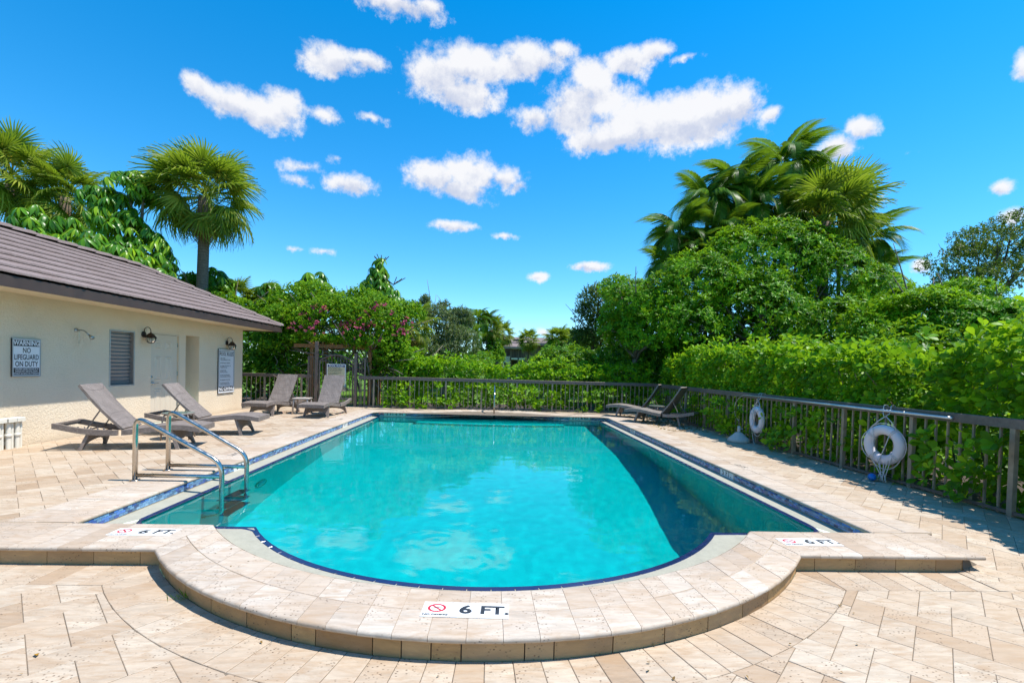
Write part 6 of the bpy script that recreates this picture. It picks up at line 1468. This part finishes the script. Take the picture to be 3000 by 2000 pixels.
b = MB(O); b.add([(xm-0.7,44.5,zt-0.05),(xr+0.7,44.5,zt-0.05),(xr+0.7,47.5,zt+0.75),(xm-0.7,47.5,zt+0.75),(xm-0.7,44.5,zt-0.25),(xr+0.7,44.5,zt-0.25)], [(0,1,2,3),(4,5,1,0)]); b.obj('porch_roof', M_ROOF, HB)
b = MB(O); b.add([(xl-1.2,46,zt+0.45),(xr+4,46,zt+0.45),(xr+4,50,zr+0.1),(xl-1.2,50,zr+0.1),(xl-1.2,46,zt+0.2),(xr+4,46,zt+0.2)], [(0,1,2,3),(4,5,1,0)]); b.obj('roof', M_ROOF, HB)
# the wood that closes the view beyond the garden
E_ = [(x, 24.5+RNG.uniform(-1.0, 1.5), 0.8, 1.5, 1.2, RNG.uniform(0.9, 1.5)) for x in np.arange(-9.5, 0.2, 1.1)] + [(x, 36+RNG.uniform(-1.0, 1.5), 0.8, 2.0, 1.5, RNG.uniform(1.0, 1.5)) for x in np.arange(3.6, 9.5, 1.3)] + [(x, 24+RNG.uniform(-1, 1), 1.2, 1.6, 1.4, RNG.uniform(1.4, 2.0)) for x in np.arange(5.6, 16, 1.3)]
P, D = lobes(E_, 5200, inner=0.1, gap=-0.1, gsc=0.8)
V, F = scatter(SHR_T, P, frames(D+np.array([0,0,.4])), RNG.uniform(1.2, 2.0, len(P))); tag(link('undergrowth', mesh('undergrowth', V, F, M_SHR)), 'thick green undergrowth between the far trees', 'undergrowth', kind='stuff')
P, D = lobes([(x, 58+RNG.uniform(-4, 6), RNG.uniform(1.0, 1.6)*(1.0 if -8 < x < 12 else 1.9), 3.4, 3.0, RNG.uniform(1.4, 2.0)*(1.0 if -8 < x < 12 else 1.7)) for x in np.arange(-62, 92, 2.8)], 11000, inner=0.1, gap=-0.1, gsc=0.5)
V, F = scatter(SHR_T, P, frames(D+np.array([0,0,.4])), RNG.uniform(2.4, 4.0, len(P))); tag(link('woods', mesh('woods', V, F, M_OAK)), 'distant belt of trees beyond the garden', 'woods', kind='stuff')
tree('garden_tree', 'dense green tree behind the arbor and vine', (-6.5, 19.5), [L_(640,760,19.5,1.6,1.1), L_(760,740,19.8,1.6,1.0), L_(850,770,19.0,1.4,1.0), L_(700,820,19.0,1.8,1.0), L_(920,800,19.5,1.2,0.9)], 2300, SHR_T, M_SHR, 1.5, 0, 0.14, seed=17.0)
# ---- fallen leaves
def litter(name, label, pts, mat, size, cat, kind=None, z=0.004):
    v, f = leaf_tpl(size, size*0.5, 3, 0.15, 0.2); P = np.array([(x, y, zz) for x, y, zz in pts]); n = len(P)
    V, F = scatter([(v-np.array((size/2, 0, 0)), f)], P, frames(np.tile(np.array([0, 0, 1.0]), (n, 1))+RNG.normal(0, 0.25, (n, 3))), RNG.uniform(0.6, 1.3, n))
    o = link(name, mesh(name, V, F, mat)); tag(o, label, cat, kind=kind); return o
litter('fallen_leaves', 'yellow brown leaves scattered under the shaded loungers', [(RNG.uniform(3.9, 5.0), RNG.uniform(10.2, 13.9), 0.006) for _ in range(260)], M_DEAD, 0.075, 'leaves', 'stuff')
litter('fallen_petals', 'pink petals scattered on the terrace near the gate', [(RNG.normal(-4.3, 0.7), RNG.normal(12.7, 0.7), 0.005) for _ in range(120) ], M_MAG, 0.04, 'petals', 'stuff')
o = litter('dry_leaf', 'single orange dry leaf on the lower left patio', [(-2.13, 2.30, -0.118)], M_SEED, 0.055, 'leaf')
litter('leaf_crumbs', 'small dark leaf crumbs on the pool edge and patio', [(x, y, 0.003) for x, y in ((-1.83,3.22),(-1.77,3.30),(-1.55,3.10),(-1.45,3.31),(-1.3,3.25),(-1.62,3.02))]+[(RNG.uniform(-3, 3.4), RNG.uniform(2.0, 2.9), -0.119) for _ in range(26)], M_DEAD, 0.022, 'crumbs', 'stuff')
V, F = scatter([(blade[0] @ eul(0, -1.1, 0).T, blade[1])], np.array([(-1.80+RNG.normal(0, .03), 2.84+RNG.normal(0, .02), -0.125) for _ in range(26)]), frames(np.tile(np.array([0, 0, 1.0]), (26, 1))+RNG.normal(0, 0.4, (26, 3))), RNG.uniform(0.4, 0.9, 26))
tag(link('weed', mesh('weed', V, F, M_SHR)), 'little green weed growing at the foot of the curved step', 'weed')
